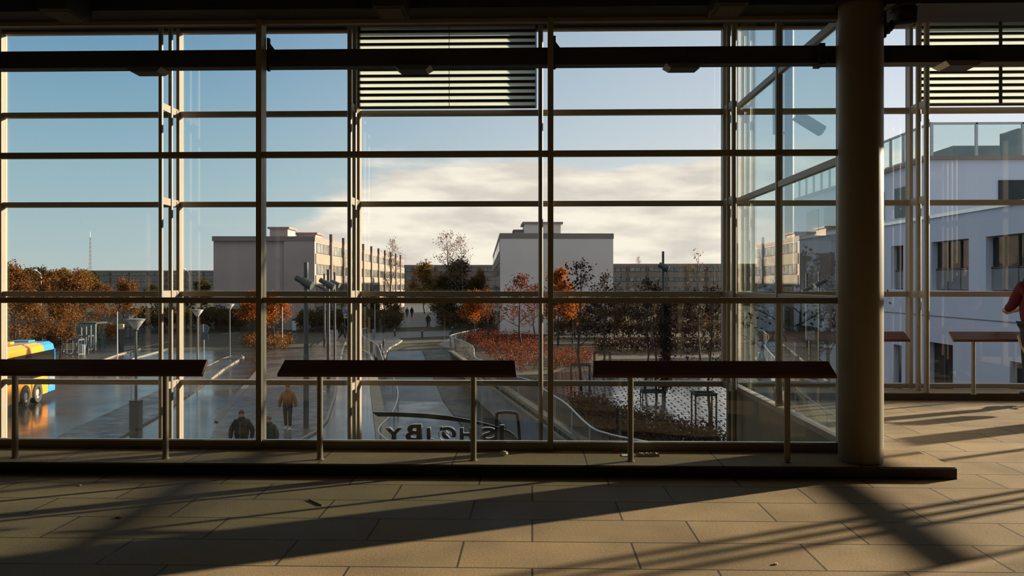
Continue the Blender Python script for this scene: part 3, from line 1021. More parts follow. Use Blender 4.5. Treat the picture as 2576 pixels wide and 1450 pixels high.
# ------------------------------------------------------------------ buildings
def apartments(label, origin, rot, w, l, h, side, floors, bays, gable, facade, huts=(), group=None, front_windows=False, fins=True, bay_w=None, notch=False):
    """slab block; local x = width, local y = length away from the viewer; facade with windows on one long side"""
    t = empty('apartment_block', origin, label, 'building', group)
    ox, oy, oz = origin

    def B():
        return MB()
    mb = B()
    mb.cur = 0
    mb.box(ox, ox + w, oy, oy + l, oz, oz + h - .6)
    if notch:
        mb.box(ox + w * .70, ox + w, oy - .35, oy, oz, oz + h - .6)
    mb.build('gable_wall', gable, t)
    B().box(ox - .05, ox + w + .05, oy - .05 - (.35 if notch else 0), oy + l + .05, oz + h - .6, oz + h).build('parapet', M['parapet'], t)
    fh = (h - .7) / floors
    MB().box(ox + .2, ox + w * .68, oy - .06, oy + .02, oz, oz + 2.6).build('plinth', M['brown'], t) if notch else None
    if side:
        sx = ox + w if side > 0 else ox
        d = .12 * side
        for f in range(floors):
            B().box(min(sx, sx + d), max(sx, sx + d), oy, oy + l, oz + f * fh, oz + f * fh + fh * .48).build('spandrel', facade, t)
        bw = l / bays
        for b in range(bays):
            y0 = oy + b * bw
            for f in range(floors):
                z0 = oz + f * fh + fh * .50
                wn = B().box(min(sx, sx + d * .4), max(sx, sx + d * .4), y0 + .6, y0 + bw - .6, z0, z0 + fh * .48)
                wo = wn.build('window', M['win_frame'], t)
                pb = B()
                n = 4
                for i in range(n):
                    a = y0 + .7 + (bw - 1.4) * i / n
                    pb.box(min(sx + d * .4, sx + d * .55), max(sx + d * .4, sx + d * .55), a + .08, a + (bw - 1.4) / n - .08, z0 + .1, z0 + fh * .45)
                pb.build('pane', M['pane_curtain'] if (b * 3 + f * 5) % 4 else M['pane'], wo)
            if fins:
                if b:
                    sf = B().box(min(sx, sx + d * 3), max(sx, sx + d * 3), y0 - .35, y0 + .35, oz, oz + h - .3).build('stair_shaft', M['far_wall'], t)
                    B().box(min(sx, sx + d * 3), max(sx, sx + d * 3), y0 - .35, y0 + .35, oz + h - .3, oz + h + .8).build('shaft_cap', M['brown'], sf)
    if front_windows:
        bw = w / bays
        for b in range(bays):
            for f in range(floors):
                z0 = oz + f * fh + fh * .46
                wo = B().box(ox + b * bw + .3, ox + (b + 1) * bw - .3, oy - .08, oy, z0, z0 + fh * .44).build('window', M['win_frame'], t)
                pb = B()
                for i in range(3):
                    a = ox + b * bw + .45 + (bw - .9) * i / 3
                    pb.box(a + .08, a + (bw - .9) / 3 - .08, oy - .14, oy - .06, z0 + .1, z0 + fh * .40)
                pb.build('pane', M['pane_curtain'] if (b * 5 + f * 3) % 3 else M['pane'], wo)
            B().box(ox + (b + 1) * bw - .14, ox + (b + 1) * bw + .14, oy - .2, oy, oz, oz + h - .6).build('stair_shaft', M['brown'], t)
    for (hx, hw, hy, hl, hh) in huts:
        hb = B().box(ox + hx, ox + hx + hw, oy + hy, oy + hy + hl, oz + h - .1, oz + h + hh).build('roof_hut', gable, t)
        B().box(ox + hx - .25, ox + hx + hw + .25, oy + hy - .25, oy + hy + hl + .25, oz + h + hh, oz + h + hh + .25).build('roof_cap', M['parapet'], hb)
    t.rotation_euler = (0, 0, rot)
    return t


ROT = .047
Y0 = 99.0
a, b = P(537, 595, Y0), P(790, 600, Y0)
H = a.z - ST
apartments('grey four storey apartment block left of centre, blank gable and sunlit cream window side', (a.x, Y0, ST), ROT, (b.x - a.x), 98, H, 1, 4, 11,
           M['gable'], M['cream_wall'], huts=((6.2, 2.3, 3, 4, 1.15), (8.4, 2.6, 8, 4, .75)), notch=True)
Y1 = 90.0
a, b = P(1258, 587, Y1), P(1545, 587, Y1)
apartments('pale grey four storey apartment block right of centre with a blank wide gable', (a.x, Y1, ST), ROT + .013, (b.x - a.x), 74, a.z - ST, -1, 4, 8,
           M['gable_pale'], M['parapet'], huts=((2.9, 4.2, 2.2, 5, 1.2), (1.9, 1.2, 4.5, 3, .45)), fins=False)
Y2 = 246.0
a, b = P(985, 667, Y2), P(1262, 667, Y2)
apartments('distant long brownish block closing the view between the two grey gables', (a.x, Y2, ST), 0, b.x - a.x, 12, a.z - ST, 0, 4, 5, M['far_wall'], M['far_wall'], front_windows=True)
Y3 = 207.0
a, b = P(1530, 664, Y3), P(1925, 664, Y3)
apartments('distant long row block with window bands right of the pale gable', (a.x, Y3, ST), 0, b.x - a.x, 12, a.z - ST, 0, 4, 8, M['far_wall'], M['far_wall'], front_windows=True)
Y4 = 330.0
a, b = P(231, 681, Y4), P(560, 681, Y4)
apartments('low dark distant block behind the autumn trees at left', (a.x, Y4, ST), 0, b.x - a.x, 14, a.z - ST, 0, 4, 7, M['far_wall'], M['far_wall'], front_windows=True)

# lattice radio mast on the horizon
p = P(227, 684, 420)
q = P(227, 597, 420)
rm = empty('radio_mast', (p.x, 420, ST), 'thin lattice radio mast on the horizon above the autumn trees', 'mast')
mb = MB()
for k in range(3):
    an = 2 * pi * k / 3
    mb.tube((p.x + 1.0 * cos(an), 420 + 1.0 * sin(an), ST), (p.x + .35 * cos(an), 420 + .35 * sin(an), q.z), .14, .10, 4)
for i in range(14):
    z = ST + (q.z - ST) * i / 14
    z2 = ST + (q.z - ST) * (i + 1) / 14
    r = 1.0 - .65 * i / 14
    for k in range(3):
        a1, a2 = 2 * pi * k / 3, 2 * pi * (k + 1) / 3
        mb.tube((p.x + r * cos(a1), 420 + r * sin(a1), z), (p.x + r * cos(a2), 420 + r * sin(a2), z2), .07, .07, 3)
mb.build('lattice', M['grey_metal'], rm)
MB().tube((p.x, 420, q.z), (p.x, 420, q.z + 3), .10, .05, 5).build('antenna', M['grey_metal'], rm)

# white office building on the right: long wing along the street, taller glazed part behind
XB = 16.5
wing_top = EYE + (712 - 540) * PX(2420, XB) / F
yb0, yb1 = 19.0, PX(1905, XB)
of = empty('office_building', (XB, yb0, ST), 'white rendered office building beyond the far glazing at right, seen with dark windows', 'building')


def wall_with_openings(x, y0, y1, z0, z1, holes, t=.35):
    """wall in the plane x, built of piers and bands around its openings [(ya,yb,za,zb)]"""
    mb = MB()
    ysn = sorted(set([y0, y1] + [h[0] for h in holes] + [h[1] for h in holes]))
    zsn = sorted(set([z0, z1] + [h[2] for h in holes] + [h[3] for h in holes]))
    for ya, yb in zip(ysn[:-1], ysn[1:]):
        run = None
        for za, zb in zip(zsn[:-1], zsn[1:]):
            cy, cz = (ya + yb) / 2, (za + zb) / 2
            solid = not any(h[0] < cy < h[1] and h[2] < cz < h[3] for h in holes)
            if solid:
                run = (run[0], zb) if run else (za, zb)
            if (not solid or zb == zsn[-1]) and run:
                mb.box(x, x + t, ya, yb, run[0], run[1])
                run = None
    return mb


holes, i = [], 0
ww = [(2437, 2343), (2585, 2480), (2272, 2242), (2190, 2150), (2100, 2052), (2028, 2000), (1980, 1955), (1930, 1914)]
for pa, pb in ww:
    ya, yb = PX(pa, XB), PX(pb, XB)
    holes.append((ya, yb, 1.30, 3.28))
holes += [(19.6, 22.6, 1.30, 3.28)]
low = []
for pa, pb, zt in ((2397, 2335, -.85), (2600, 2540, -1.1), (2268, 2247, -1.2), (2060, 2000, -1.0), (2150, 2105, -1.0)):
    low.append((PX(pa, XB), PX(pb, XB), ST + .05, zt))
wall_with_openings(XB, yb0, yb1, ST, wing_top, holes + low).build('wing_wall', M['white_wall'], of)
MB().box(XB + .35, XB + 14, yb0, yb1, ST, wing_top - .1).build('wing_core', M['white_wall'], of)
MB().box(XB - .06, XB + 14.1, yb0 - .1, yb1 + .1, wing_top, wing_top + .14).build('parapet', M['edge_steel'], of)
MB().box(XB - .012, XB, yb0, yb1, .22, .26).build('joint_line', M['parapet'], of)
for h in holes + low:
    wn = MB().box(XB + .24, XB + .30, h[0] + .04, h[1] - .04, h[2] + .04, h[3] - .04).build('window', M['office_win'], of)
    mb = MB()
    n = max(2, int((h[1] - h[0]) / .75))
    for k in range(1, n):
        yy = h[0] + (h[1] - h[0]) * k / n
        mb.box(XB + .19, XB + .24, yy - .03, yy + .03, h[2], h[3])
    zz = h[2] + .85
    mb.box(XB + .19, XB + .24, h[0], h[1], zz - .03, zz + .03)
    mb.build('window_bar', M['win_frame'], wn)
    if h[2] > 0:
        MB().box(XB + .20, XB + .235, h[0] + .05, h[1] - .05, h[2] + .04, zz - .05).build('spandrel_glass', M['ret_wall'], wn)
# taller part: corner seen at pixel column 2335
XA = 18.6
YA = PX(2337, XA)
tz, pz = EYE + (712 - 407) * YA / F, EYE + (712 - 314) * YA / F
ya1 = PX(1990, XA)
mb = MB().box(XA, XA + 26, YA, ya1, wing_top, tz)
mb.build('tower_wall', M['white_wall'], of)
MB().box(XA - .15, XA + 26, YA - .15, ya1 + .1, tz, tz + .18).build('parapet', M['parapet'], of)
for pa, pb, za, zb in ((2280, 2253, 4.9, 6.4), (2225, 2205, 4.9, 6.4), (2180, 2155, 4.9, 6.4), (2110, 2075, 4.9, 6.4), (2060, 2030, 4.9, 6.4)):
    MB().box(XA - .06, XA + .1, PX(pa, XA), PX(pb, XA), za, zb).build('window', M['office_win'], of)
xs0 = XA + 3.2
for k in range(3):
    MB().box(xs0 + k * 6.5, xs0 + k * 6.5 + 4.2, YA - .06, YA + .1, 4.9, 6.4).build('window', M['office_win'], of)
gs = MB()
gf = MB()
n = 14
for k in range(n):
    y0_, y1_ = YA + (ya1 - YA) * k / n, YA + (ya1 - YA) * (k + 1) / n
    gs.box(XA + .1, XA + .14, y0_, y1_, tz + .18, pz - .05)
    gf.box(XA + .06, XA + .18, y0_ - .05, y0_ + .05, tz + .18, pz)
x_ = XA + .1
while x_ < XA + 24:
    gs.box(x_, x_ + 2.15, YA + .1, YA + .14, tz + .18, pz - .05)
    gf.box(x_ - .05, x_ + .05, YA + .06, YA + .18, tz + .18, pz)
    x_ += 2.15
gf.box(XA + .06, XA + 24, YA + .06, YA + .18, pz - .06, pz + .03)
gf.box(XA + .06, XA + .18, YA, ya1, pz - .06, pz + .03)
gs.build('roof_screen_glass', M['glass_dark'], of)
gf.build('roof_screen_frame', M['grey_metal'], of)
MB().box(XA + 3.2, XA + 22, YA + 4, YA + 12, tz, tz + 1.35).build('plant_room', M['ret_wall'], of)
MB().box(XA + 5.0, XA + 6.8, YA + 1.5, YA + 3, tz, pz).build('plant_room', M['ret_wall'], of)

# ------------------------------------------------------------------ trees
def leaf_cloud(mb, pts, n, size, rng, spread=.25):
    for _ in range(n):
        p = pts[rng.randrange(len(pts))]
        c = Vector((p[0] + rng.gauss(0, spread), p[1] + rng.gauss(0, spread), p[2] + rng.gauss(0, spread)))
        a = Vector((rng.uniform(-1, 1), rng.uniform(-1, 1), rng.uniform(-1, 1))).normalized()
        b = a.cross(Vector((rng.uniform(-1, 1), rng.uniform(-1, 1), rng.uniform(-1, 1)))).normalized()
        s = size * rng.uniform(.6, 1.3)
        a, b = a * s, b * s * .62
        k = a.cross(b).normalized() * s * .22
        mb.add([c - a, c - b + k, c + a, c + b + k], [(0, 1, 2), (0, 2, 3)])


def grow(h, crown, z0, seed, n1=11, n2=5, n3=4, r0=.09, up=.55, taper=.75, twig=.55, droop=0.0, n_side=5):
    """trunk and branches; returns wood mesh builder and the twig points"""
    rng = random.Random(seed)
    mb = MB()
    tips = []
    pts = [Vector((0, 0, 0))]
    x = y = 0
    for i in range(1, 7):
        x += rng.gauss(0, .012 * h)
        y += rng.gauss(0, .012 * h)
        pts.append(Vector((x, y, h * .94 * i / 6)))
    mb.path(pts, [r0 * (1 - .85 * i / 6) for i in range(7)], 7)

    def on_trunk(z):
        t = max(0, min(5.999, z / (h * .94) * 6))
        i = int(t)
        return pts[i].lerp(pts[i + 1], t - i)

    def limb(p, d, L, r, lev):
        q = [p]
        dd = d.copy()
        for k in range(3):
            dd = (dd + Vector((rng.gauss(0, .16), rng.gauss(0, .16), rng.gauss(.06, .1) - droop * (k + 1) * .2))).normalized()
            q.append(q[-1] + dd * L / 3)
        mb.path(q, [r, r * .75, r * .5, r * .25], n_side if lev == 1 else 3, caps=False)
        if lev >= 2:
            tips.extend([tuple(q[1]), tuple(q[2]), tuple(q[3])])
        if lev < 3:
            for k in range(n2 if lev == 1 else n3):
                t = rng.uniform(.3, 1)
                i = min(2, int(t * 3))
                b = q[i].lerp(q[i + 1], t * 3 - i)
                a = rng.uniform(0, 2 * pi)
                side = Vector((cos(a), sin(a), rng.uniform(-.2, .8)))
                limb(b, (dd * .7 + side * .8).normalized(), L * twig * rng.uniform(.7, 1.2), r * .45, lev + 1)
    for i in range(n1):
        f = (i + .5) / n1
        z = z0 + (h * .93 - z0) * f
        a = i * 2.4 + rng.uniform(-.4, .4)
        L = crown * (1 - taper * f ** 1.5) * rng.uniform(.8, 1.15)
        d = Vector((cos(a), sin(a), up + .5 * f)).normalized()
        limb(on_trunk(z), d, L, r0 * .4 * (1 - .6 * f), 1)
    return mb, tips


PROTO = {}


def tree_proto(key, name, h, crown, z0, seed, leaves, nleaf, lsize, bark='bark', spread=.25, **kw):
    PROTO[key] = (name, h, crown, z0, seed, leaves, nleaf, lsize, bark, spread, kw, [None])


def tree(key, loc, height, label, group, rot=0.0, wide=1.0):
    name, h, crown, z0, seed, leaves, nleaf, lsize, bark, spread, kw, first = PROTO[key]
    s = height / h
    sc = (s * wide, s * wide, s)
    if first[0] is not None:
        return dup(first[0], loc, rot, sc, label, group)
    t = empty(name, (0, 0, 0), label, 'tree', group)
    mb, tips = grow(h, crown, z0, seed, **kw)
    mb.build('trunk', M[bark], t, smooth=True)
    if nleaf:
        lb = MB()
        lb.keep = True
        leaf_cloud(lb, tips, nleaf, lsize, random.Random(seed + 5), spread)
        lb.build('foliage', M[leaves], t)['kind'] = 'stuff'
    t.location = loc
    t.rotation_euler = (0, 0, rot)
    t.scale = sc
    first[0] = t
    return t


tree_proto('rust', 'autumn_tree', 7.5, 2.1, 2.0, 11, 'leaf_brown', 3600, .12, spread=.28)
tree_proto('rust_b', 'autumn_tree', 7.5, 2.3, 1.6, 23, 'leaf_brown', 2600, .12, spread=.26)
tree_proto('orange', 'orange_tree', 5.2, 1.7, 1.5, 31, 'leaf_orange', 3600, .11, spread=.22)
tree_proto('orange_tall', 'orange_tree', 7.6, 1.5, 1.6, 37, 'leaf_orange', 4200, .12, spread=.25)
tree_proto('umber', 'brown_tree', 7.5, 2.3, 1.4, 29, 'leaf_umber', 3400, .13, spread=.30)
tree_proto('red', 'red_leaved_tree', 6.2, 1.8, 1.6, 41, 'leaf_red', 1100, .085, spread=.16)
tree_proto('sparse', 'sparse_tree', 7.0, 2.1, 2.2, 53, 'leaf_dark', 520, .085, spread=.14, up=.7)
tree_proto('bare', 'bare_tree', 9.0, 2.3, 2.6, 61, 'leaf_brown', 160, .08, spread=.15, up=1.0, n2=6)
tree_proto('birch', 'birch_tree', 13.0, 3.0, 3.5, 71, 'leaf_brown', 700, .10, 'bark_pale', .3, up=1.3, n1=14, n2=6, n3=5, r0=.13)
tree_proto('gold', 'golden_tree', 8.5, 3.0, 1.2, 83, 'leaf_gold', 4200, .17, spread=.4)
tree_proto('dense', 'evergreen_tree', 9.0, 2.8, .6, 97, 'leaf_olive', 5200, .17, spread=.42)
tree_proto('wood', 'woodland_tree', 9.0, 3.4, 1.0, 103, 'leaf_gold', 3400, .24, spread=.5)
tree_proto('wood_b', 'woodland_tree', 9.0, 3.4, 1.0, 107, 'leaf_olive', 3400, .24, spread=.5)


def at(px, depth):
    """point on the street under pixel column px at the given depth"""
    x, y, z = ray(px, 712)
    return (x / y * depth, depth, ST)


def hgt(ytop, depth):
    return EYE + (712 - ytop) * depth / F - ST


# left: autumn trees along the bus platform, woodland behind
g1 = 'autumn trees behind the bus platform'
for i, (px, dp, yt, key, nm) in enumerate((
        (40, 66, 672, 'rust', 'tall rust coloured tree at the left edge, above the roof of the bus'),
        (118, 72, 690, 'rust_b', 'rust coloured tree right of the left edge tree, above the blue bus end'),
        (188, 70, 690, 'rust', 'full rust coloured tree directly below the thin radio mast'),
        (252, 78, 716, 'rust_b', 'thin rust coloured tree above the glass bus shelter'),
        (310, 82, 708, 'rust', 'rust coloured tree between the bus shelter and the near funnel lamp'),
        (75, 58, 745, 'rust_b', 'low rust coloured tree right above the bus roof'),
        (150, 60, 752, 'rust_b', 'low rust coloured tree among the white tree guards by the bus'))):
    tree(key, at(px, dp), hgt(yt, dp), nm, g1, i * 1.1, 1.05)
g2 = 'woodland on the left horizon'
for i, (px, dp, yt, key, nm) in enumerate((
        (20, 190, 676, 'wood', 'golden brown woodland tree at the left edge of the horizon'),
        (70, 200, 684, 'wood_b', 'dark woodland tree beside the white domed lamp head on the horizon'),
        (105, 205, 682, 'wood_b', 'dark round woodland tree second from the left on the horizon'),
        (150, 195, 685, 'wood', 'golden brown woodland tree left of the radio mast'),
        (200, 190, 688, 'wood', 'golden brown woodland tree at the foot of the radio mast'),
        (225, 210, 690, 'wood_b', 'dark woodland tree at the left end of the low distant block'),
        (320, 180, 716, 'wood', 'brown bushy tree in front of the low distant block'),
        (380, 170, 722, 'wood_b', 'dark bushy tree in front of the low distant block, behind the white van'),
        (505, 165, 712, 'wood_b', 'dark bushy tree beside the left edge of the grey gable'),
        (470, 150, 742, 'wood_b', 'dark low bushy tree behind the parked cars at left'))):
    tree(key, at(px, dp), hgt(yt, dp), nm, g2, i * .9, 1.35)
# planted island with two orange trees
tree('orange', at(635, 74), hgt(745, 74), 'bright orange tree on the planted island, left of the broad inner mullion', 'orange trees on the planted island', .3, 1.1)
tree('orange', at(690, 72), hgt(748, 72), 'bright orange tree on the planted island, right of the broad inner mullion', 'orange trees on the planted island', 2.1, 1.15)
# middle
tree('birch', at(975, 120), hgt(598, 120), 'bare pale birch in front of the cream window side of the left block', 'bare birches', .4, .9)
tree('birch', at(1125, 125), hgt(580, 125), 'tall bare birch above the golden bushes between the two blocks', 'bare birches', 1.9, 1.1)
tree('birch', at(1172, 118), hgt(590, 118), 'tall dark twigged birch above the evergreen between the two blocks', 'bare birches', 3.1, 1.0)
tree('bare', at(878, 84), hgt(700, 84), 'small bare tree beside the three slim spotlight masts', 'bare trees', .9)
tree('bare', at(965, 92), hgt(690, 92), 'small bare tree in front of the far end of the cream window side', 'bare trees', 2.2)
tree('gold', at(1068, 150), hgt(672, 150), 'golden bush tree left of the evergreen between the two blocks', 'golden trees between the blocks', .2, 1.1)
tree('gold', at(1208, 150), hgt(690, 150), 'golden bush tree touching the left side of the pale gable', 'golden trees between the blocks', 2.7, .8)
tree('dense', at(1150, 130), hgt(662, 130), 'dark evergreen tree between the two blocks, below the birches', 'dark evergreens', .5, 1.25)
tree('dense', at(1112, 122), hgt(700, 122), 'dark evergreen bush tree left of the taller evergreen', 'dark evergreens', 1.5, 1.1)
tree('dense', at(1195, 120), hgt(705, 120), 'dark evergreen bush tree right of the taller evergreen', 'dark evergreens', 2.5, 1.1)
for i, (px, dp, yt, nm) in enumerate(((930, 118, 735, 'dark low evergreen right of the outer posts, behind the slim lamp pole'),
                                      (985, 112, 742, 'dark low evergreen left of the pale park path'),
                                      (1130, 104, 752, 'dark low evergreen right of the pale park path'))):
    tree('dense', at(px, dp), hgt(yt, dp), nm, 'low evergreens beside the park path', i, 1.2)
# right group
tree('orange', at(1195, 78), hgt(742, 78), 'small orange brown tree left of the curved handrail end', 'small autumn trees above the red hedge', .8, .9)
tree('red', at(1228, 72), hgt(725, 72), 'red brown young tree above the middle of the red hedge', 'small autumn trees above the red hedge', .1)
tree('red', at(1312, 64), hgt(690, 64), 'tall red leaved tree left of the outer mullion, against the pale gable', 'small autumn trees above the red hedge', 1.3, 1.1)
tree('red', at(1345, 78), hgt(715, 78), 'red leaved tree just behind the outer mullion right of centre', 'small autumn trees above the red hedge', 2.4)
tree('orange_tall', at(1404, 72), hgt(676, 72), 'dense flame orange tree right of the centre mullion', 'orange trees right of the centre mullion', .6, 1.1)
tree('orange_tall', at(1446, 84), hgt(745, 84), 'smaller amber tree behind the flame orange tree', 'orange trees right of the centre mullion', 1.9, 1.2)
g3 = 'sparse young trees on the wet square'
for i, (px, dp, yt, key, nm) in enumerate((
        (1462, 43, 662, 'sparse', 'sparse young tree in a dark guard right of the centre mullion'),
        (1516, 52, 690, 'sparse', 'sparse young tree standing behind the first guarded tree'),
        (1622, 44, 705, 'sparse', 'sparse low young tree in front of the row block'),
        (1652, 40, 720, 'sparse', 'sparse young tree left of the dark ivy covered mast'),
        (1762, 60, 628, 'bare', 'tall bare tree right of the dark ivy covered mast'),
        (1786, 31, 726, 'sparse', 'sparse young tree in the near dark guard beside the corner posts'))):
    tree(key, at(px, dp), hgt(yt, dp), nm, g3, i * 1.3 + .4, .95)
for i, (px, dp, yt, nm) in enumerate(((1582, 84, 738, 'brown tree behind the sparse young trees, left of the ivy covered mast'),
                                      (1700, 80, 742, 'brown tree right behind the ivy covered mast'),
                                      (1495, 82, 752, 'brown low tree right of the flame orange tree'),
                                      (1795, 86, 745, 'brown low tree in front of the parked cars at right'),
                                      (1545, 78, 748, 'brown tree below the right edge of the pale gable'), (1640, 76, 750, 'brown tree directly left of the ivy covered mast'),
                                      (1745, 76, 752, 'brown tree between the ivy covered mast and the corner posts'), (1440, 76, 760, 'low brown tree right of the flame orange tree, in front of the pale gable'))):
    tree('umber', at(px, dp), hgt(yt, dp), nm, 'brown trees across the lawn', i, 1.3)
tree('birch', at(1600, 260), hgt(645, 260), 'thin bare treetop rising behind the row block', 'bare birches', .4, .8)
# trees on the street beyond the bay, seen through the tinted side glass
tree('sparse', at(2010, 30), hgt(640, 30), 'leafy dark tree seen through the tinted side glass left of the column', 'street trees by the office building', .4, 1.3)
tree('sparse', at(2065, 34), hgt(655, 34), 'dark tree against the office windows, close to the column', 'street trees by the office building', 2.0, 1.3)


# ------------------------------------------------------------------ hedges
def hedge(pix, hh, label, m, n, size, name='hedge', seed=1):
    pts = [G(px, py) for px, py in pix]
    c = sum(pts, Vector((0, 0, 0))) / len(pts)
    t = empty(name, (c.x, c.y, ST), label, 'hedge')
    rng = random.Random(seed)
    minx, maxx = min(p.x for p in pts), max(p.x for p in pts)
    miny, maxy = min(p.y for p in pts), max(p.y for p in pts)

    def inside(x, y):
        r = False
        for i in range(len(pts)):
            a, b = pts[i], pts[i - 1]
            if (a.y > y) != (b.y > y) and x < (b.x - a.x) * (y - a.y) / (b.y - a.y) + a.x:
                r = not r
        return r
    seeds = []
    k = 0
    while len(seeds) < 500 and k < 20000:
        k += 1
        x, y = rng.uniform(minx, maxx), rng.uniform(miny, maxy)
        if inside(x, y):
            seeds.append((x, y, ST + hh * (.25 + .7 * rng.random() ** .6)))
    lb = MB()
    lb.keep = True
    leaf_cloud(lb, seeds, n, size, rng, .14 + size * .6)
    lb.build('foliage', M[m], t)['kind'] = 'stuff'
    tw = MB()
    for s in seeds[:160]:
        tw.tube((s[0], s[1], ST), (s[0] + rng.gauss(0, .12), s[1] + rng.gauss(0, .12), s[2] + .05), .018, .008, 3, False)
    tw.build('stems', M['bark'], t)
    return t


hedge([(1160, 862), (1200, 850), (1370, 868), (1372, 930), (1310, 948), (1240, 925), (1205, 895)], 1.0, 'red leaved hedge along the handrail right of the sunken road', 'leaf_red', 9000, .075, seed=2)
hedge([(1380, 905), (1440, 895), (1500, 905), (1470, 925), (1390, 935)], .7, 'low brown red hedge right of the centre mullion', 'leaf_red', 2600, .07, seed=3)
hedge([(1425, 1040), (1480, 1032), (1560, 1066), (1660, 1092), (1800, 1122), (1860, 1150), (1700, 1160), (1560, 1120)], .75, 'dark red brown hedge at the near edge of the flooded tiles', 'leaf_dark', 9000, .06, seed=4)
hedge([(606, 868), (640, 858), (720, 858), (738, 868), (715, 884), (640, 884)], .9, 'orange brown hedge on the planted island', 'leaf_brown', 4200, .085, seed=5)
hedge([(900, 826), (1000, 815), (1010, 832), (905, 838)], 2.2, 'dark hedge left of the pale park path', 'leaf_olive', 4600, .14, seed=6)
hedge([(1095, 812), (1240, 818), (1240, 834), (1108, 832)], 2.2, 'dark hedge right of the pale park path', 'leaf_umber', 5200, .14, seed=7)
hedge([(350, 826), (615, 826), (615, 838), (350, 842)], 2.7, 'long dark hedge across the far side of the bus square', 'leaf_olive', 9000, .17, seed=8)
hedge([(754, 827), (905, 826), (905, 836), (754, 838)], 2.3, 'dark hedge below the sunlit corner of the left block', 'leaf_olive', 5000, .16, seed=9)
hedge([(1385, 847), (1840, 847), (1840, 856), (1385, 856)], 1.6, 'long brown hedge across the lawn at right', 'leaf_umber', 8000, .13, seed=10)
hedge([(1500, 878), (1850, 876), (1850, 890), (1500, 892)], .9, 'dark low hedge behind the flooded tiles', 'leaf_dark', 6000, .10, seed=12)
hedge([(20, 860), (300, 852), (300, 866), (20, 880)], 1.6, 'brown shrub belt below the autumn trees at left', 'leaf_brown', 5200, .12, seed=11)

# ------------------------------------------------------------------ street furniture
def funnel_lamp(px, py, ytop, label, box=False):
    b = G(px, py)
    H = EYE + (712 - ytop) * b.y / F - ST
    t = empty('funnel_lamp', b, label, 'street lamp', 'funnel shaped street lamps')
    zc = ST + H
    MB().tube((b.x, b.y, ST), (b.x, b.y, zc - .46), .055, .045, 12).build('pole', M['lamp_metal'], t, smooth=True, auto=True)
    MB().lathe((b.x, b.y, zc), [(.06, -.46), (.09, -.44), (.10, -.38), (.07, -.36), (.0, -.36)], 16).build('socket', M['lamp_metal'], t, smooth=True)
    MB().lathe((b.x, b.y, zc), [(.09, -.38), (.36, 0), (.345, 0), (.085, -.365)], 24).build('shade', M['lamp_glass'], t, smooth=True)
    MB().lathe((b.x, b.y, zc), [(0, .035), (.20, .03), (.37, .01), (.37, 0), (0, 0)], 24).build('cap', M['grey_metal'], t, smooth=True)
    return t


funnel_lamp(342, 1079, 805, 'nearest funnel shaped street lamp, rising from a dark box on the pavement')
p = G(342, 1079)
tag(MB().box(p.x - .19, p.x + .19, p.y - .18, p.y + .18, ST, ST + 1.12).box(p.x - .2, p.x + .2, p.y - .19, p.y + .19, ST + 1.12, ST + 1.15).build('control_box', M['mast'], None, bevel=.01),
    'dark upright box around the foot of the nearest funnel lamp', 'box')
funnel_lamp(497, 950, 781, 'funnel shaped street lamp behind the round road sign')
funnel_lamp(578, 900, 766, 'funnel shaped street lamp at the tip of the pavement spit')
funnel_lamp(47, 905, 798, 'funnel shaped street lamp behind the bus, among the rust coloured trees')


def spot_mast(px, ybase, ytop, ylamp, wpx, label, dirx=1, Llamp=40, second=None):
    b = G(px, ybase)
    d = b.y
    zt = EYE + (712 - ytop) * d / F
    r = wpx * d / F / 2
    t = empty('spotlight_mast', b, label, 'mast', 'dark spotlight masts')
    MB().tube((b.x, b.y, ST), (b.x, b.y, ST + 3.0), r * 1.15, r * 1.15, 14).tube((b.x, b.y, ST + 3.0), (b.x, b.y, zt), r, r, 14).build('pole', M['mast'], t, smooth=True, auto=True)
    L = Llamp * d / F
    for yl in [ylamp] + ([second] if second else []):
        zl = EYE + (712 - yl) * d / F
        c = Vector((b.x, b.y - r - .16, zl))
        a, e = c + Vector((-L * .52 * dirx, .05, L * .27)), c + Vector((L * .50 * dirx, -.05, -L * .27))
        lm = MB().path([a, a.lerp(e, .42), a.lerp(e, .45), a.lerp(e, .95), e], [.13, .14, .17, .19, .19], 14).build('spotlight', M['mast'], t, smooth=True, auto=True)
        MB().path([e - (e - a).normalized() * .01, e + (e - a).normalized() * .02], [.165, .165], 14).build('lens', M['edge_steel'], lm)
        MB().tube((b.x, b.y, zl + .1), (c.x - L * .1, c.y, zl + .12), .035, .035, 8).build('arm', M['mast'], t)
    return t


spot_mast(770, 1080, 660, 709, 12, 'thick dark mast with one tilted spotlight, left of the three slim masts', Llamp=40)
spot_mast(826, 978, 678, 714, 8, 'middle slim mast of the three with tilted spotlights', Llamp=36)
spot_mast(816, 872, 689, 727, 5.2, 'left slim mast of the three with tilted spotlights', Llamp=26)
spot_mast(842, 930, 685, 712, 5.5, 'right slim mast of the three with tilted spotlights', Llamp=28)
iv = spot_mast(1668, 1010, 633, 672, 6, 'dark mast with a hanging spotlight, clad in dark leaves', Llamp=22)
# the leaves climbing that mast
b = G(1674, 1010)
rng = random.Random(77)
sd = [(b.x + rng.gauss(0, .14), b.y + rng.gauss(0, .14), ST + rng.uniform(.6, 5.0)) for _ in range(260)]
lb = MB()
lb.keep = True
leaf_cloud(lb, sd, 2600, .07, rng, .10)
o = lb.build('ivy', M['leaf_dark'], iv)
o['kind'] = 'stuff'
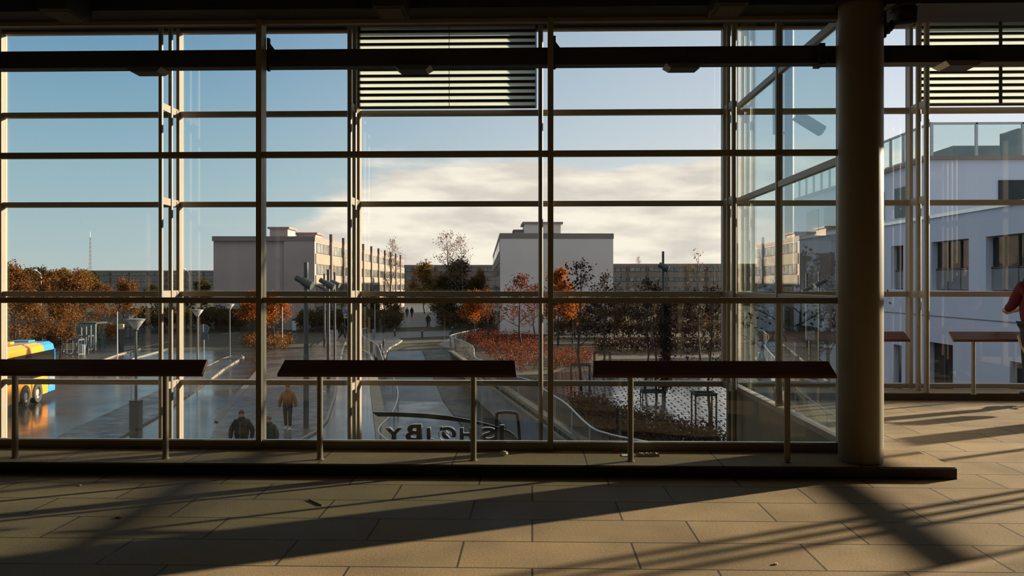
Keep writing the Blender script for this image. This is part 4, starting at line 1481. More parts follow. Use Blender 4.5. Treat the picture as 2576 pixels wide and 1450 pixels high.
# near mast beyond the bay, seen through the tinted side glass
bm_ = at(1985, 22.0)
t = empty('spotlight_mast', bm_, 'pale looking mast with a tilted floodlight seen through the tinted side glass', 'mast')
MB().tube((bm_[0], 22, ST), (bm_[0], 22, 10.5), .125, .12, 16).build('pole', M['mast'], t, smooth=True, auto=True)
zl = EYE + (712 - 318) * 22 / F
a, e = Vector((bm_[0] + .10, 21.75, zl + .22)), Vector((bm_[0] + .80, 21.7, zl - .24))
lm = MB().beam(a, e, .30, .26).build('floodlight', M['mast'], t, bevel=.03)
MB().beam(e - (e - a).normalized() * .02, e + (e - a).normalized() * .02, .24, .20).build('lens', M['grey_metal'], lm)
xr = at(1944, 22.0)[0]
MB().tube((xr, 21.9, zl - .28), (xr, 21.9, 9.5), .035, .035, 10).build('banner_rod', M['mast'], t)
MB().tube((xr, 21.9, zl - .22), (bm_[0], 22, zl - .22), .03, .03, 8).build('arm', M['mast'], t)


def plain_pole(px, py, ytop, wpx, m, label, cat='pole', name='steel_pole'):
    b = G(px, py)
    r = wpx * b.y / F / 2
    t = MB().tube((b.x, b.y, ST), (b.x, b.y, EYE + (712 - ytop) * b.y / F), r, r * .8, 10).build(name, m, None, smooth=True, auto=True)
    return tag(t, label, cat)


plain_pole(295, 897, 785, 3.2, M['grey_metal'], 'slim grey pole in front of the glass bus shelter')
plain_pole(710, 875, 773, 2.6, M['grey_metal'], 'slim grey pole beside the right orange tree on the island')
plain_pole(943, 851, 766, 3.2, M['grey_metal'], 'slim pale lamp pole at the back of the kerbed island')
plain_pole(961, 832, 790, 2.2, M['grey_metal'], 'thin grey pole in front of the dark hedge left of the park path')
plain_pole(330, 1040, 930, 2.6, M['grey_metal'], 'slim steel rod just left of the nearest funnel lamp')


def curved_lamp(px, dp, ytop, label):
    b = at(px, dp)
    z = EYE + (712 - ytop) * dp / F
    t = empty('road_lamp', b, label, 'street lamp', 'tall road lamps on the horizon')
    MB().path([(b[0], dp, ST), (b[0], dp, z - 1.2), (b[0] - .1, dp, z - .5), (b[0] - .7, dp, z)], [.10, .08, .07, .06], 6).build('pole', M['white'], t, smooth=True)
    MB().ball((b[0] - 1.1, dp, z + .05), .5, 1, .6, .35, 8, 6).build('lamp_head', M['white'], t, smooth=True)


curved_lamp(103, 130, 681, 'tall pale road lamp in front of the left horizon woodland')
curved_lamp(477, 130, 678, 'tall pale road lamp left of the grey gable')

# round road sign seen from behind
b = G(513, 942)
t = empty('road_sign', b, 'round road sign seen from behind above a square plate, on a slim pole', 'road sign')
k = b.y / F
zc = EYE + (712 - 832) * k
MB().tube((b.x, b.y, ST), (b.x, b.y, zc + .35), .03, .03, 10).build('pole', M['grey_metal'], t)
mb = MB()
n = 28
mb.path([(b.x, b.y - .04, zc + .06), (b.x, b.y - .055, zc + .06)], .34, 28)
mb.build('round_plate', M['lamp_metal'], t)
MB().box(b.x - .31, b.x + .31, b.y - .055, b.y - .04, zc - .62, zc - .26).build('square_plate', M['lamp_metal'], t)
MB().box(b.x - .035, b.x + .035, b.y - .075, b.y - .056, zc - .12, zc + .36).build('clamp_rail', M['edge_steel'], t)

# blue pedestrian sign and the small plate below it
b = G(867, 836)
k = b.y / F
t = empty('road_sign', b, 'blue and white path sign above a small plate, beside the walker', 'road sign', None)
MB().tube((b.x, b.y, ST), (b.x, b.y, EYE - 64 * k), .035, .035, 8).build('pole', M['grey_metal'], t)
zc = EYE + (712 - 783) * k
MB().box(b.x - .22, b.x + .22, b.y - .05, b.y - .036, zc - .42, zc + .42).build('white_plate', M['white'], t, bevel=.02)
sg = MB().box(b.x - .15, b.x + .15, b.y - .062, b.y - .05, zc - .30, zc + .32).build('blue_plate', M['blue_sign'], t)
MB().box(b.x - .03, b.x + .03, b.y - .07, b.y - .062, zc - .18, zc + .12).ball((b.x, b.y - .066, zc + .18), .05, 1, .1, 1).build('figure_mark', M['white'], sg)
zc = EYE + (712 - 796) * k
MB().box(b.x - .12, b.x + .32, b.y - .05, b.y - .036, zc - .24, zc + .24).build('lower_plate', M['white'], t)

# advertisement board, small column sign, map stand
b = G(841, 905)
k = b.y / F
t = empty('poster_board', (b.x, b.y, ST), 'pale printed board on a dark post in front of the slim masts', 'board')
MB().box(b.x - .05, b.x + .05, b.y - .05, b.y + .05, ST, EYE - 140 * k).build('post', M['brown'], t)
MB().box(b.x - 11 * k, b.x + 9 * k, b.y - .075, b.y - .055, EYE - 143 * k, EYE - 119 * k).build('board', mat('printed_board', (0.42, 0.38, 0.38), .5, var=.7, scale=5), t)
b = G(741, 832)
k = b.y / F
t = empty('info_pillar', (b.x, b.y, ST), 'pale upright information pillar with a dark cap, right of the planted island', 'sign pillar')
MB().box(b.x - 5 * k, b.x + 5 * k, b.y - .15, b.y + .15, ST, ST + 24 * k).build('body', M['white'], t, bevel=.02)
MB().box(b.x - 5 * k, b.x + 5 * k, b.y - .15, b.y + .15, ST + 25 * k, ST + 30 * k).build('cap', M['mast'], t)
b = G(306, 886)
k = b.y / F
t = empty('bus_stop_pillar', (b.x, b.y, ST), 'dark bus stop pillar with an orange headed panel, right of the glass shelter', 'sign pillar')
MB().box(b.x - 6 * k, b.x + 5 * k, b.y - .1, b.y + .1, ST, ST + 58 * k).build('body', M['mast'], t, bevel=.02)
MB().box(b.x - 6.3 * k, b.x + 5.3 * k, b.y - .12, b.y + .12, ST + 58 * k, ST + 71 * k).build('head_panel', M['card'], t, bevel=.02)

# bus shelter
b0, b1 = G(205, 884), G(292, 876)
t = empty('bus_shelter', ((b0.x + b1.x) / 2, b0.y, ST), 'glass bus shelter with a flat roof below the rust coloured trees', 'bus shelter')
x0, x1, y0 = b0.x, b1.x, b0.y
MB().box(x0 - .2, x1 + .15, y0 - .2, y0 + 1.6, ST + 2.35, ST + 2.45).build('roof', M['mast'], t)
for i in range(4):
    x = x0 + (x1 - x0) * i / 3
    MB().box(x - .04, x + .04, y0 - .04, y0 + .04, ST, ST + 2.35).build('post', M['grey_metal'], t)
MB().box(x0, x1, y0 + 1.4, y0 + 1.42, ST + .15, ST + 2.3).build('back_pane', M['glass_dark'], t)
MB().box(x1 - 2.0, x1 - .1, y0 + .0, y0 + .02, ST + .15, ST + 2.3).build('front_pane', M['glass_dark'], t)
MB().box(x0 + .4, x1 - 2.4, y0 + .9, y0 + 1.25, ST + .42, ST + .47).build('bench', M['card'], t)


# white tubular tree guards by the platform
def tree_guard(px, py, w, h, m, label, grp, bars=3, first=None, depth=.8):
    b = G(px, py)
    t = empty('tree_guard', b, label, 'tree guard', grp)
    for sx in (-1, 1):
        for sy in (0, 1):
            MB().box(b.x + sx * w / 2 - .03, b.x + sx * w / 2 + .03, b.y + sy * depth - .03, b.y + sy * depth + .03, ST, ST + h).build('post', m, t)
    mb = MB()
    for z in ([h - .06] if bars == 1 else [h - .06, h * .25]):
        for sy in (0, 1):
            mb.box(b.x - w / 2, b.x + w / 2, b.y + sy * depth - .03, b.y + sy * depth + .03, ST + z - .05, ST + z + .05)
        for sx in (-1, 1):
            mb.box(b.x + sx * w / 2 - .03, b.x + sx * w / 2 + .03, b.y, b.y + depth, ST + z - .05, ST + z + .05)
    mb.build('crossbar', m, t)
    return t


gg = 'pale tubular guards beside the bus'
for px, py, nm in ((182, 905, 'pale tubular guard directly right of the blue bus end'), (208, 892, 'pale tubular guard second to the right of the bus end'),
                   (240, 880, 'pale tubular guard in front of the glass shelter'), (318, 862, 'pale tubular guard behind the bus stop pillar'),
                   (338, 858, 'pale tubular guard left of the nearest funnel lamp head')):
    tree_guard(px, py, .9, 1.55, M['lamp_metal'], nm, gg, 2)
gd = 'dark tree guards on the wet square'
tree_guard(1461, 988, 1.0, 1.5, M['stake'], 'dark timber guard around the first sparse tree right of the centre mullion', gd, 1)
tree_guard(1516, 945, 1.0, 1.5, M['stake'], 'dark timber guard around the second sparse tree', gd, 1)
tree_guard(1776, 1082, .82, 1.45, M['stake'], 'dark timber guard around the near tree beside the corner posts', gd, 1)
tree_guard(1645, 1010, 1.1, .5, M['stake'], 'low dark timber guard at the foot of the ivy covered mast', gd, 1)
tree_guard(1614, 952, 1.3, .75, M['stake'], 'low dark bench like guard left of the ivy covered mast', gd, 1)

# litter bins and yellow bench by the bus
b = G(207, 897)
t = tag(MB().lathe((b.x, b.y, ST), [(0, 0), (.2, 0), (.22, .9), (.19, .95), (0, .95)], 16).build('litter_bin', M['grey_metal'], None, smooth=True, auto=True), 'small grey litter bin right of the blue bus end', 'bin')
b = G(176, 893)
t = empty('slatted_bench', b, 'yellow slatted bench just behind the blue bus end', 'bench')
MB().box(b.x - .7, b.x + .7, b.y - .2, b.y + .2, ST + .40, ST + .46).build('seat', M['card'], t)
mb = MB()
for i in range(4):
    mb.box(b.x - .7, b.x + .7, b.y + .2, b.y + .24, ST + .5 + i * .12, ST + .58 + i * .12)
mb.build('backrest', M['card'], t)
for s in (-.6, .6):
    MB().box(b.x + s - .03, b.x + s + .03, b.y - .2, b.y + .24, ST, ST + .95).build('leg', M['mast'], t)


# bollards
def bollard(px, py, hpx, m, label, lean=0.0):
    b = G(px, py)
    h = hpx * b.y / F
    t = empty('bollard', b, label, 'bollard', 'bollards round the sunken road')
    MB().path([(b.x, b.y, ST), (b.x + lean * h, b.y, ST + h)], .10, 12).build('post', m, t, smooth=True, auto=True)
    MB().path([(b.x + lean * h * .84, b.y, ST + h * .84), (b.x + lean * h * .9, b.y, ST + h * .9)], .106, 12).build('band', M['white'], t)


for px, py, hp, ln, nm in ((939, 851, 22, 0, 'white topped bollard left of the slim pale lamp pole'), (994, 847, 19, -.12, 'leaning bollard at the far corner of the kerbed island'),
                           (1062, 851, 22, 0, 'bollard alone in the middle of the crossroad'), (1133, 851, 20, 0, 'bollard at the start of the curved handrail'),
                           (1138, 838, 16, 0, 'bollard behind the start of the curved handrail'), (1203, 842, 17, 0, 'bollard right of the curved handrail end'),
                           (965, 875, 22, 0, 'taller bollard on the kerbed island beside the fence'), (957, 884, 19, 0, 'shorter bollard on the kerbed island against the fence'),
                           (1729, 922, 26, 0, 'pale bollard on the wet square right of the ivy covered mast'), (963, 905, 22, 0, 'lowest bollard at the near tip of the kerbed island')):
    bollard(px, py, hp, M['mast'] if 'pale' not in nm else M['grey_metal'], nm, ln)


# railings
def railing(pts, label, name='railing', m='grey_metal', h=1.1, baluster=.12, posts=6, close_bal=True, r=.035):
    """pts: handrail points at hand height above the street"""
    t = empty(name, (pts[0].x, pts[0].y, ST), label, 'railing')
    sm = [pts[0]]
    for i in range(len(pts) - 1):       # catmull-rom
        p0, p1, p2, p3 = pts[max(0, i - 1)], pts[i], pts[i + 1], pts[min(len(pts) - 1, i + 2)]
        for k in range(1, 9):
            u = k / 8
            sm.append(0.5 * ((2 * p1) + (p2 - p0) * u + (2 * p0 - 5 * p1 + 4 * p2 - p3) * u * u + (3 * p1 - p0 - 3 * p2 + p3) * u ** 3))
    MB().path(sm, r, 8).build('handrail', M['white'] if m == 'white' else M[m], t, smooth=True)
    mb = MB()
    low = [Vector((p.x, p.y, p.z - h + .15)) for p in sm]
    mb.path(low, .018, 5)
    acc = 0
    total = sum((b - a).length for a, b in zip(sm[:-1], sm[1:]))
    nb = int(total / baluster)
    step = total / max(1, nb)
    nxt, np_ = 0, 0
    pos = []
    for a, b in zip(sm[:-1], sm[1:]):
        L = (b - a).length
        while nxt <= acc + L + 1e-6:
            pos.append(a.lerp(b, (nxt - acc) / L if L else 0))
            nxt += step
        acc += L
    if close_bal:
        for q in pos:
            mb.tube((q.x, q.y, q.z - h + .15), (q.x, q.y, q.z), .009, .009, 4, False)
    mb.build('balusters', M['lamp_metal'], t)
    for i in range(posts):
        q = pos[min(len(pos) - 1, int(i * (len(pos) - 1) / (posts - 1)))]
        MB().box(q.x - .03, q.x + .03, q.y - .03, q.y + .03, q.z - h, q.z).build('post', M[m], t)
    return t


ZR = ST + 1.1
railing([G(x, y, ZR) for x, y in ((925, 826), (911, 829), (912, 845), (932, 858), (950, 870), (963, 905))], 'grey baluster fence left of the sunken road, beside the kerbed island', posts=9)
railing([G(x, y, ZR) for x, y in ((978, 930), (995, 962), (1001, 998), (986, 1040), (957, 1072), (953, 1088), (975, 1108), (1010, 1122))], 'winding thin handrail snaking down the left edge of the sunken road', posts=7, close_bal=False, r=.03)
railing([G(x, y, ZR) for x, y in ((1197, 830), (1160, 837), (1133, 845), (1140, 850), (1187, 870), (1193, 896), (1211, 907), (1250, 928), (1293, 947), (1333, 958), (1391, 995), (1426, 1018), (1484, 1073), (1533, 1093), (1594, 1106), (1660, 1118))],
        'long curving handrail with thin balusters along the wall of the sunken road', posts=18, baluster=.16)


# ------------------------------------------------------------------ bus
def wheel_mesh(t, x, y, z, r=.49, w=.30, s=1):
    wl = MB().lathe((x, y, z), [(r * .58, -w / 2), (r * .95, -w / 2), (r, -w / 2 + .05), (r, w / 2 - .05), (r * .95, w / 2), (r * .58, w / 2)], 28, 'x').build('wheel', M['rubber'], t, smooth=True, auto=True)
    rm_ = MB().lathe((x, y, z), [(r * .60, w / 2), (r * .60, w / 2 - .04), (r * .46, w / 2 - .06), (r * .22, w / 2 - .02), (0, w / 2 - .02)], 28, 'x').build('rim', M['rim'], wl, smooth=True, auto=True)
    return wl


pf, pr = G(62, 1024), G(96, 1014)
dirb = Vector((945 - 1338, 2000, 0)).normalized()
rotb = atan2(-dirb.x, dirb.y)
bus = empty('city_bus', (0, 0, 0), 'yellow and blue city bus standing on the wet street at the left edge', 'bus')
BW, BH, BL = 2.55, 2.86, 12.6
# local frame: right side at x = 0, rear end at y = 0, front toward -y
def bus_build():
    b = bus
    MB().extr([(-BW, .32), (0, .32), (0, 1.22), (-BW, 1.22)], 'y', -BL, -.95).build('lower_body', M['bus_orange'], b, bevel=.03)
    MB().extr([(-BW, .34), (0, .34), (0, 1.22), (-BW, 1.22)], 'y', -.95, 0).build('rear_lower_body', M['bus_blue'], b, bevel=.04)
    MB().extr([(-BW + .01, 1.22), (-.01, 1.22), (-.05, 2.46), (-BW + .05, 2.46)], 'y', -BL + .02, -.06).build('window_band', M['bus_glass'], b, bevel=.01)
    MB().extr([(-BW + .04, 2.44), (-.04, 2.44), (-.10, 2.72), (-.30, BH), (-BW + .30, BH), (-BW + .10, 2.72)], 'y', -BL, -1.25).build('roof', [M['bus_orange']], b, bevel=.02)
    MB().extr([(-BW + .04, 2.44), (-.04, 2.44), (-.10, 2.72), (-.30, BH), (-BW + .30, BH), (-BW + .10, 2.72)], 'y', -1.25, 0).build('rear_roof', M['bus_blue'], b, bevel=.02)
    MB().box(-BW + .34, -.34, -BL + .3, -1.4, BH, BH + .03).build('roof_deck', M['bus_roof'], b)
    MB().box(-1.6, -.9, -3.2, -2.5, BH + .03, BH + .16).build('roof_hatch', M['bus_orange'], b, bevel=.03)
    MB().box(-1.7, -.8, -1.2, -.4, BH, BH + .10).build('roof_unit', M['bus_blue'], b, bevel=.03)
    MB().box(-.06, .0, -.10, -.02, 1.22, 2.46).build('rear_pillar', M['bus_blue'], b)
    MB().box(.0, .012, -.82, -.16, .62, 1.12).build('engine_grille', M['ret_wall'], b)
    MB().box(-.02, .008, -BL + .02, -.05, 1.20, 1.235).build('waist_line', M['bus_orange'], b)
    for y in (-2.2, -3.55):
        # wheel arch as a dark half disc set in the side
        mb = MB()
        pts = [(y + .60 * cos(pi * k / 16), .45 + .58 * sin(pi * k / 16)) for k in range(17)]
        pts = [(y + .60, .31)] + pts + [(y - .60, .31)]
        mb.add([(.006, p[0], p[1]) for p in pts] + [(-.3, p[0], p[1]) for p in pts],
               [tuple(range(len(pts))), tuple(reversed(range(len(pts), 2 * len(pts))))] + [(i, (i + 1) % len(pts), (i + 1) % len(pts) + len(pts), i + len(pts)) for i in range(len(pts))])
        mb.build('wheel_arch', M['black'], b)
        wheel_mesh(b, -.10, y, .49)
    wheel_mesh(b, -.10, -BL + 2.7, .49)
    for y in (-4.6, -6.2, -7.8, -9.4):
        MB().box(-.045, -.012, y - .03, y + .03, 1.24, 2.44).build('window_post', M['black'], b)
    MB().box(.0, .006, -1.35, -1.0, .45, 1.1).build('side_hatch', M['bus_orange'], b, bevel=.003)


bus_build()
mid = (pf + pr) / 2
# the midpoint of the two rear axles is local (0.05, -2.87)
loc = Vector((mid.x, mid.y, ST)) - Vector((cos(rotb) * .0 - sin(rotb) * -2.87, sin(rotb) * .0 + cos(rotb) * -2.87, 0))
bus.location = loc
bus.rotation_euler = (0, 0, rotb)


# ------------------------------------------------------------------ parked vehicles
def car(loc, rot, body, label, van=False):
    t = empty('parked_van' if van else 'parked_car', (0, 0, 0), label, 'van' if van else 'car', None if van else 'parked cars')
    L, W, Hb, Hc = (5.0, 1.9, 1.1, 2.1) if van else (4.2, 1.7, .82, 1.42)
    prof = [(-L / 2, .3), (L / 2, .3), (L / 2 - .05, Hb * .8), (L / 2 - .9, Hb), (-L / 2 + .1, Hb), (-L / 2, Hb * .7)]
    MB().extr(prof, 'y', -W / 2, W / 2).build('body', body, t, bevel=.05)
    a = [(-L / 2 + .15, Hb), (L / 2 - (1.0 if van else 1.3), Hb), (L / 2 - (1.6 if van else 2.0), Hc), (-L / 2 + (.25 if van else .7), Hc)]
    cab = MB().extr(a, 'y', -W / 2 + .08, W / 2 - .08).build('cabin', M['bus_glass'], t, bevel=.05)
    MB().box(-L / 2 + (.2 if van else .65), L / 2 - (1.5 if van else 1.9), -W / 2 + .06, W / 2 - .06, Hc - .06, Hc + .03).build('roof', body, t, bevel=.03)
    for x in (-L / 2 + .8, L / 2 - .8):
        for s in (-1, 1):
            MB().path([(x, s * (W / 2 - .18), .31), (x, s * (W / 2 + .01), .31)], .31, 16).build('wheel', M['rubber'], t)
    t.location = loc
    t.rotation_euler = (0, 0, rot)
    return t


silver = mat('silver_car_paint', (.5, .52, .55), .25, metal=.4)
dark_car = mat('dark_car_paint', (.06, .07, .09), .25, metal=.3)
car(at(372, 120), .2, M['white'], 'white van parked behind the dark hedge left of the outer posts', True)
for px, dp, m, nm in ((500, 128, silver, 'silver parked car left of the grey gable, nearest the funnel lamp'), (525, 134, dark_car, 'dark parked car against the left edge of the grey gable'),
                      (462, 138, silver, 'silver parked car right of the white van, beyond the paired posts'), (1760, 112, M['white'], 'white parked car across the lawn, left of the corner posts'),
                      (1798, 108, silver, 'silver parked car across the lawn, against the corner posts'), (1716, 118, dark_car, 'dark parked car across the lawn, right of the ivy covered mast')):
    car(at(px, dp), .15 if px < 1000 else -.2, m, nm)


# parked bicycles beside the planted island
def bicycle(loc, rot, label, first=[None]):
    if first[0]:
        return dup(first[0], loc, rot, label=label)
    t = empty('bicycle', (0, 0, 0), label, 'bicycle', 'bicycles parked by the planted island')
    for x in (-.52, .52):
        mb = MB()
        ring = [(x + .33 * cos(2 * pi * k / 18), 0, .34 + .33 * sin(2 * pi * k / 18)) for k in range(19)]
        mb.path(ring, .022, 5, False)
        for k in range(6):
            mb.tube((x, 0, .34), (x + .32 * cos(pi * k / 3), 0, .34 + .32 * sin(pi * k / 3)), .006, .006, 3, False)
        mb.build('wheel', M['grey_metal'], t)
    MB().path([(-.52, 0, .34), (-.1, 0, .32), (.40, 0, .80), (-.2, 0, .80), (-.1, 0, .32)], .02, 6).path([(-.52, 0, .34), (-.2, 0, .78), (-.23, 0, .92)], .018, 6).path([(.52, 0, .34), (.40, 0, .80), (.36, 0, 1.0)], .02, 6).build('frame', M['mast'], t)
    MB().path([(.28, -.26, 1.02), (.38, -.1, 1.02), (.38, .1, 1.02), (.28, .26, 1.02)], .016, 6).build('handlebar', M['grey_metal'], t)
    MB().ball((-.24, 0, .94), .12, 1.1, .6, .35, 10, 6).build('saddle', M['black'], t)
    t.location = loc
    t.rotation_euler = (0, 0, rot)
    first[0] = t
    return t


for i, (px, nm) in enumerate(((697, 'leftmost bicycle parked behind the planted island hedge'), (709, 'second bicycle from the left behind the planted island hedge'),
                              (720, 'second bicycle from the right behind the planted island hedge'), (731, 'rightmost bicycle parked beside the planted island hedge'))):
    p = G(px, 852 + i * 1.5)
    bicycle(p, .9, nm)

# ------------------------------------------------------------------ the sign above the street, seen from behind
YS = 14.2
g0 = P(1120, 1116, YS)
sign = empty('street_sign', (g0.x, YS, -4.25), 'dark metal letters ISHØJ BY seen from behind under a long swoosh, beyond the glazing', 'sign')
xa, xb = P(930, 1116, YS).x, P(1330, 1116, YS).x
zb = P(1120, 1109.5, YS).z
MB().box(xa, xb, YS - .03, YS + .03, zb - .12, zb - .005).build('base_rail', M['sign_steel'], sign)
for x in (xa + .2, (xa + xb) / 2, xb - .2):
    MB().box(x - .05, x + .05, YS + .03, YS + .13, ST, zb - .02).build('support', M['mast'], sign)


def letter(ch, px0, px1, py0, py1):
    cu = bpy.data.curves.new('letter', 'FONT')
    cu.body = ch
    cu.extrude = .5
    cu.offset = .03
    tmp = bpy.data.objects.new('letter_tmp', cu)
    C.objects.link(tmp)
    dg = bpy.context.evaluated_depsgraph_get()
    me = bpy.data.meshes.new_from_object(tmp.evaluated_get(dg))
    bpy.data.objects.remove(tmp)
    xs = [v.co.x for v in me.vertices]
    ysv = [v.co.y for v in me.vertices]
    a, b = P(px0, py1, YS), P(px1, py0, YS)
    sx = (b.x - a.x) / (max(xs) - min(xs))
    sz = (b.z - a.z) / (max(ysv) - min(ysv))
    mx, mn = max(xs), min(ysv)
    for v in me.vertices:
        x, y, z = v.co
        # mirrored: read from the street side, seen from behind here
        v.co = Vector((a.x + (mx - x) * sx, YS + z * .07, a.z + (y - mn) * sz)) - sign.location
    me.flip_normals()
    me.materials.clear()
    me.materials.append(M['sign_steel'])
    o = bpy.data.objects.new('letter', me)
    C.objects.link(o)
    o.parent = sign
    # bright copy added behind, imitating the sun's highlight along the letter edges
    rim = me.copy()
    for v in rim.vertices:
        v.co += Vector((.004, .045, -.002))
    rim.materials.clear()
    rim.materials.append(M['edge_steel'])
    q = bpy.data.objects.new('letter_glint', rim)
    C.objects.link(q)
    q.parent = o
    return o


for ch, x0, x1, y0, y1 in (('Y', 969, 1012, 1077, 1110), ('B', 1021, 1060, 1068, 1110), ('J', 1074, 1090, 1077, 1110), ('Ø', 1103, 1147, 1074, 1111),
                           ('H', 1157, 1190, 1077, 1110), ('S', 1209, 1246, 1076, 1110), ('I', 1257, 1268, 1070, 1110)):
    letter(ch, x0, x1, y0, y1)
# swoosh
top = [(937, 1037), (1000, 1038), (1070, 1041), (1130, 1047), (1190, 1058), (1240, 1070), (1280, 1084), (1294, 1094)]
bot = [(951, 1048), (1000, 1048), (1070, 1052), (1130, 1058), (1190, 1065), (1240, 1075), (1280, 1087), (1294, 1096)]
mb = MB()
n = len(top)
vs = []
for s in (-.03, .03):
    for q in (top, bot):
        vs += [(P(x, y, YS).x, YS + s, P(x, y, YS).z) for x, y in q]
fs = []
for i in range(n - 1):
    fs += [(i, i + 1, n + i + 1, n + i), (2 * n + i, 3 * n + i, 3 * n + i + 1, 2 * n + i + 1), (i, 2 * n + i, 2 * n + i + 1, i + 1), (n + i, n + i + 1, 3 * n + i + 1, 3 * n + i)]
fs += [(0, n, 3 * n, 2 * n), (n - 1, 3 * n - 1, 4 * n - 1, 2 * n - 1)]
mb.add(vs, fs).build('swoosh', M['sign_steel'], sign)
mb = MB()
for (x0, y0), (x1, y1) in zip(top[:-1], top[1:]):
    a, b = P(x0, y0 - .3, YS), P(x1, y1 - .3, YS)
    mb.beam((a.x, YS - .028, a.z + .002), (b.x, YS - .028, b.z + .002), .012, .008)
mb.build('swoosh_edge', M['edge_steel'], sign)
# arch of the emblem
pts = [(1247, 1112), (1249, 1062), (1250, 1039), (1275, 1037), (1300, 1040), (1304, 1062), (1308, 1112)]
mb = MB()
ps = [P(x, y, YS) for x, y in pts]
for a, b in zip(ps[:-1], ps[1:]):
    mb.beam((a.x, YS, a.z), (b.x, YS, b.z), .06, .05)
mb.build('emblem_arch', M['sign_steel'], sign)

# ------------------------------------------------------------------ people
def skin(name, nodes, edges, m, parent, levels=2, root=None):
    """nodes: {key: (x,y,z,rx,ry)}; one continuous surface grown round the joints"""
    keys = list(nodes)
    me = bpy.data.meshes.new(name)
    me.from_pydata([nodes[k][:3] for k in keys], [(keys.index(a), keys.index(b)) for a, b in edges], [])
    o = bpy.data.objects.new(name, me)
    C.objects.link(o)
    o.modifiers.new('s', 'SKIN')
    for i, k in enumerate(keys):
        sv = me.skin_vertices[0].data[i]
        sv.radius = (nodes[k][3], nodes[k][4] if len(nodes[k]) > 4 else nodes[k][3])
        sv.use_root = (k == (root or keys[0]))
    sb = o.modifiers.new('u', 'SUBSURF')
    sb.levels = levels
    sb.render_levels = levels
    dg = bpy.context.evaluated_depsgraph_get()
    me2 = bpy.data.meshes.new_from_object(o.evaluated_get(dg))
    bpy.data.objects.remove(o)
    me2.materials.clear()
    me2.materials.append(m)
    me2.polygons.foreach_set('use_smooth', [True] * len(me2.polygons))
    o = bpy.data.objects.new(name, me2)
    C.objects.link(o)
    o.parent = parent
    return o


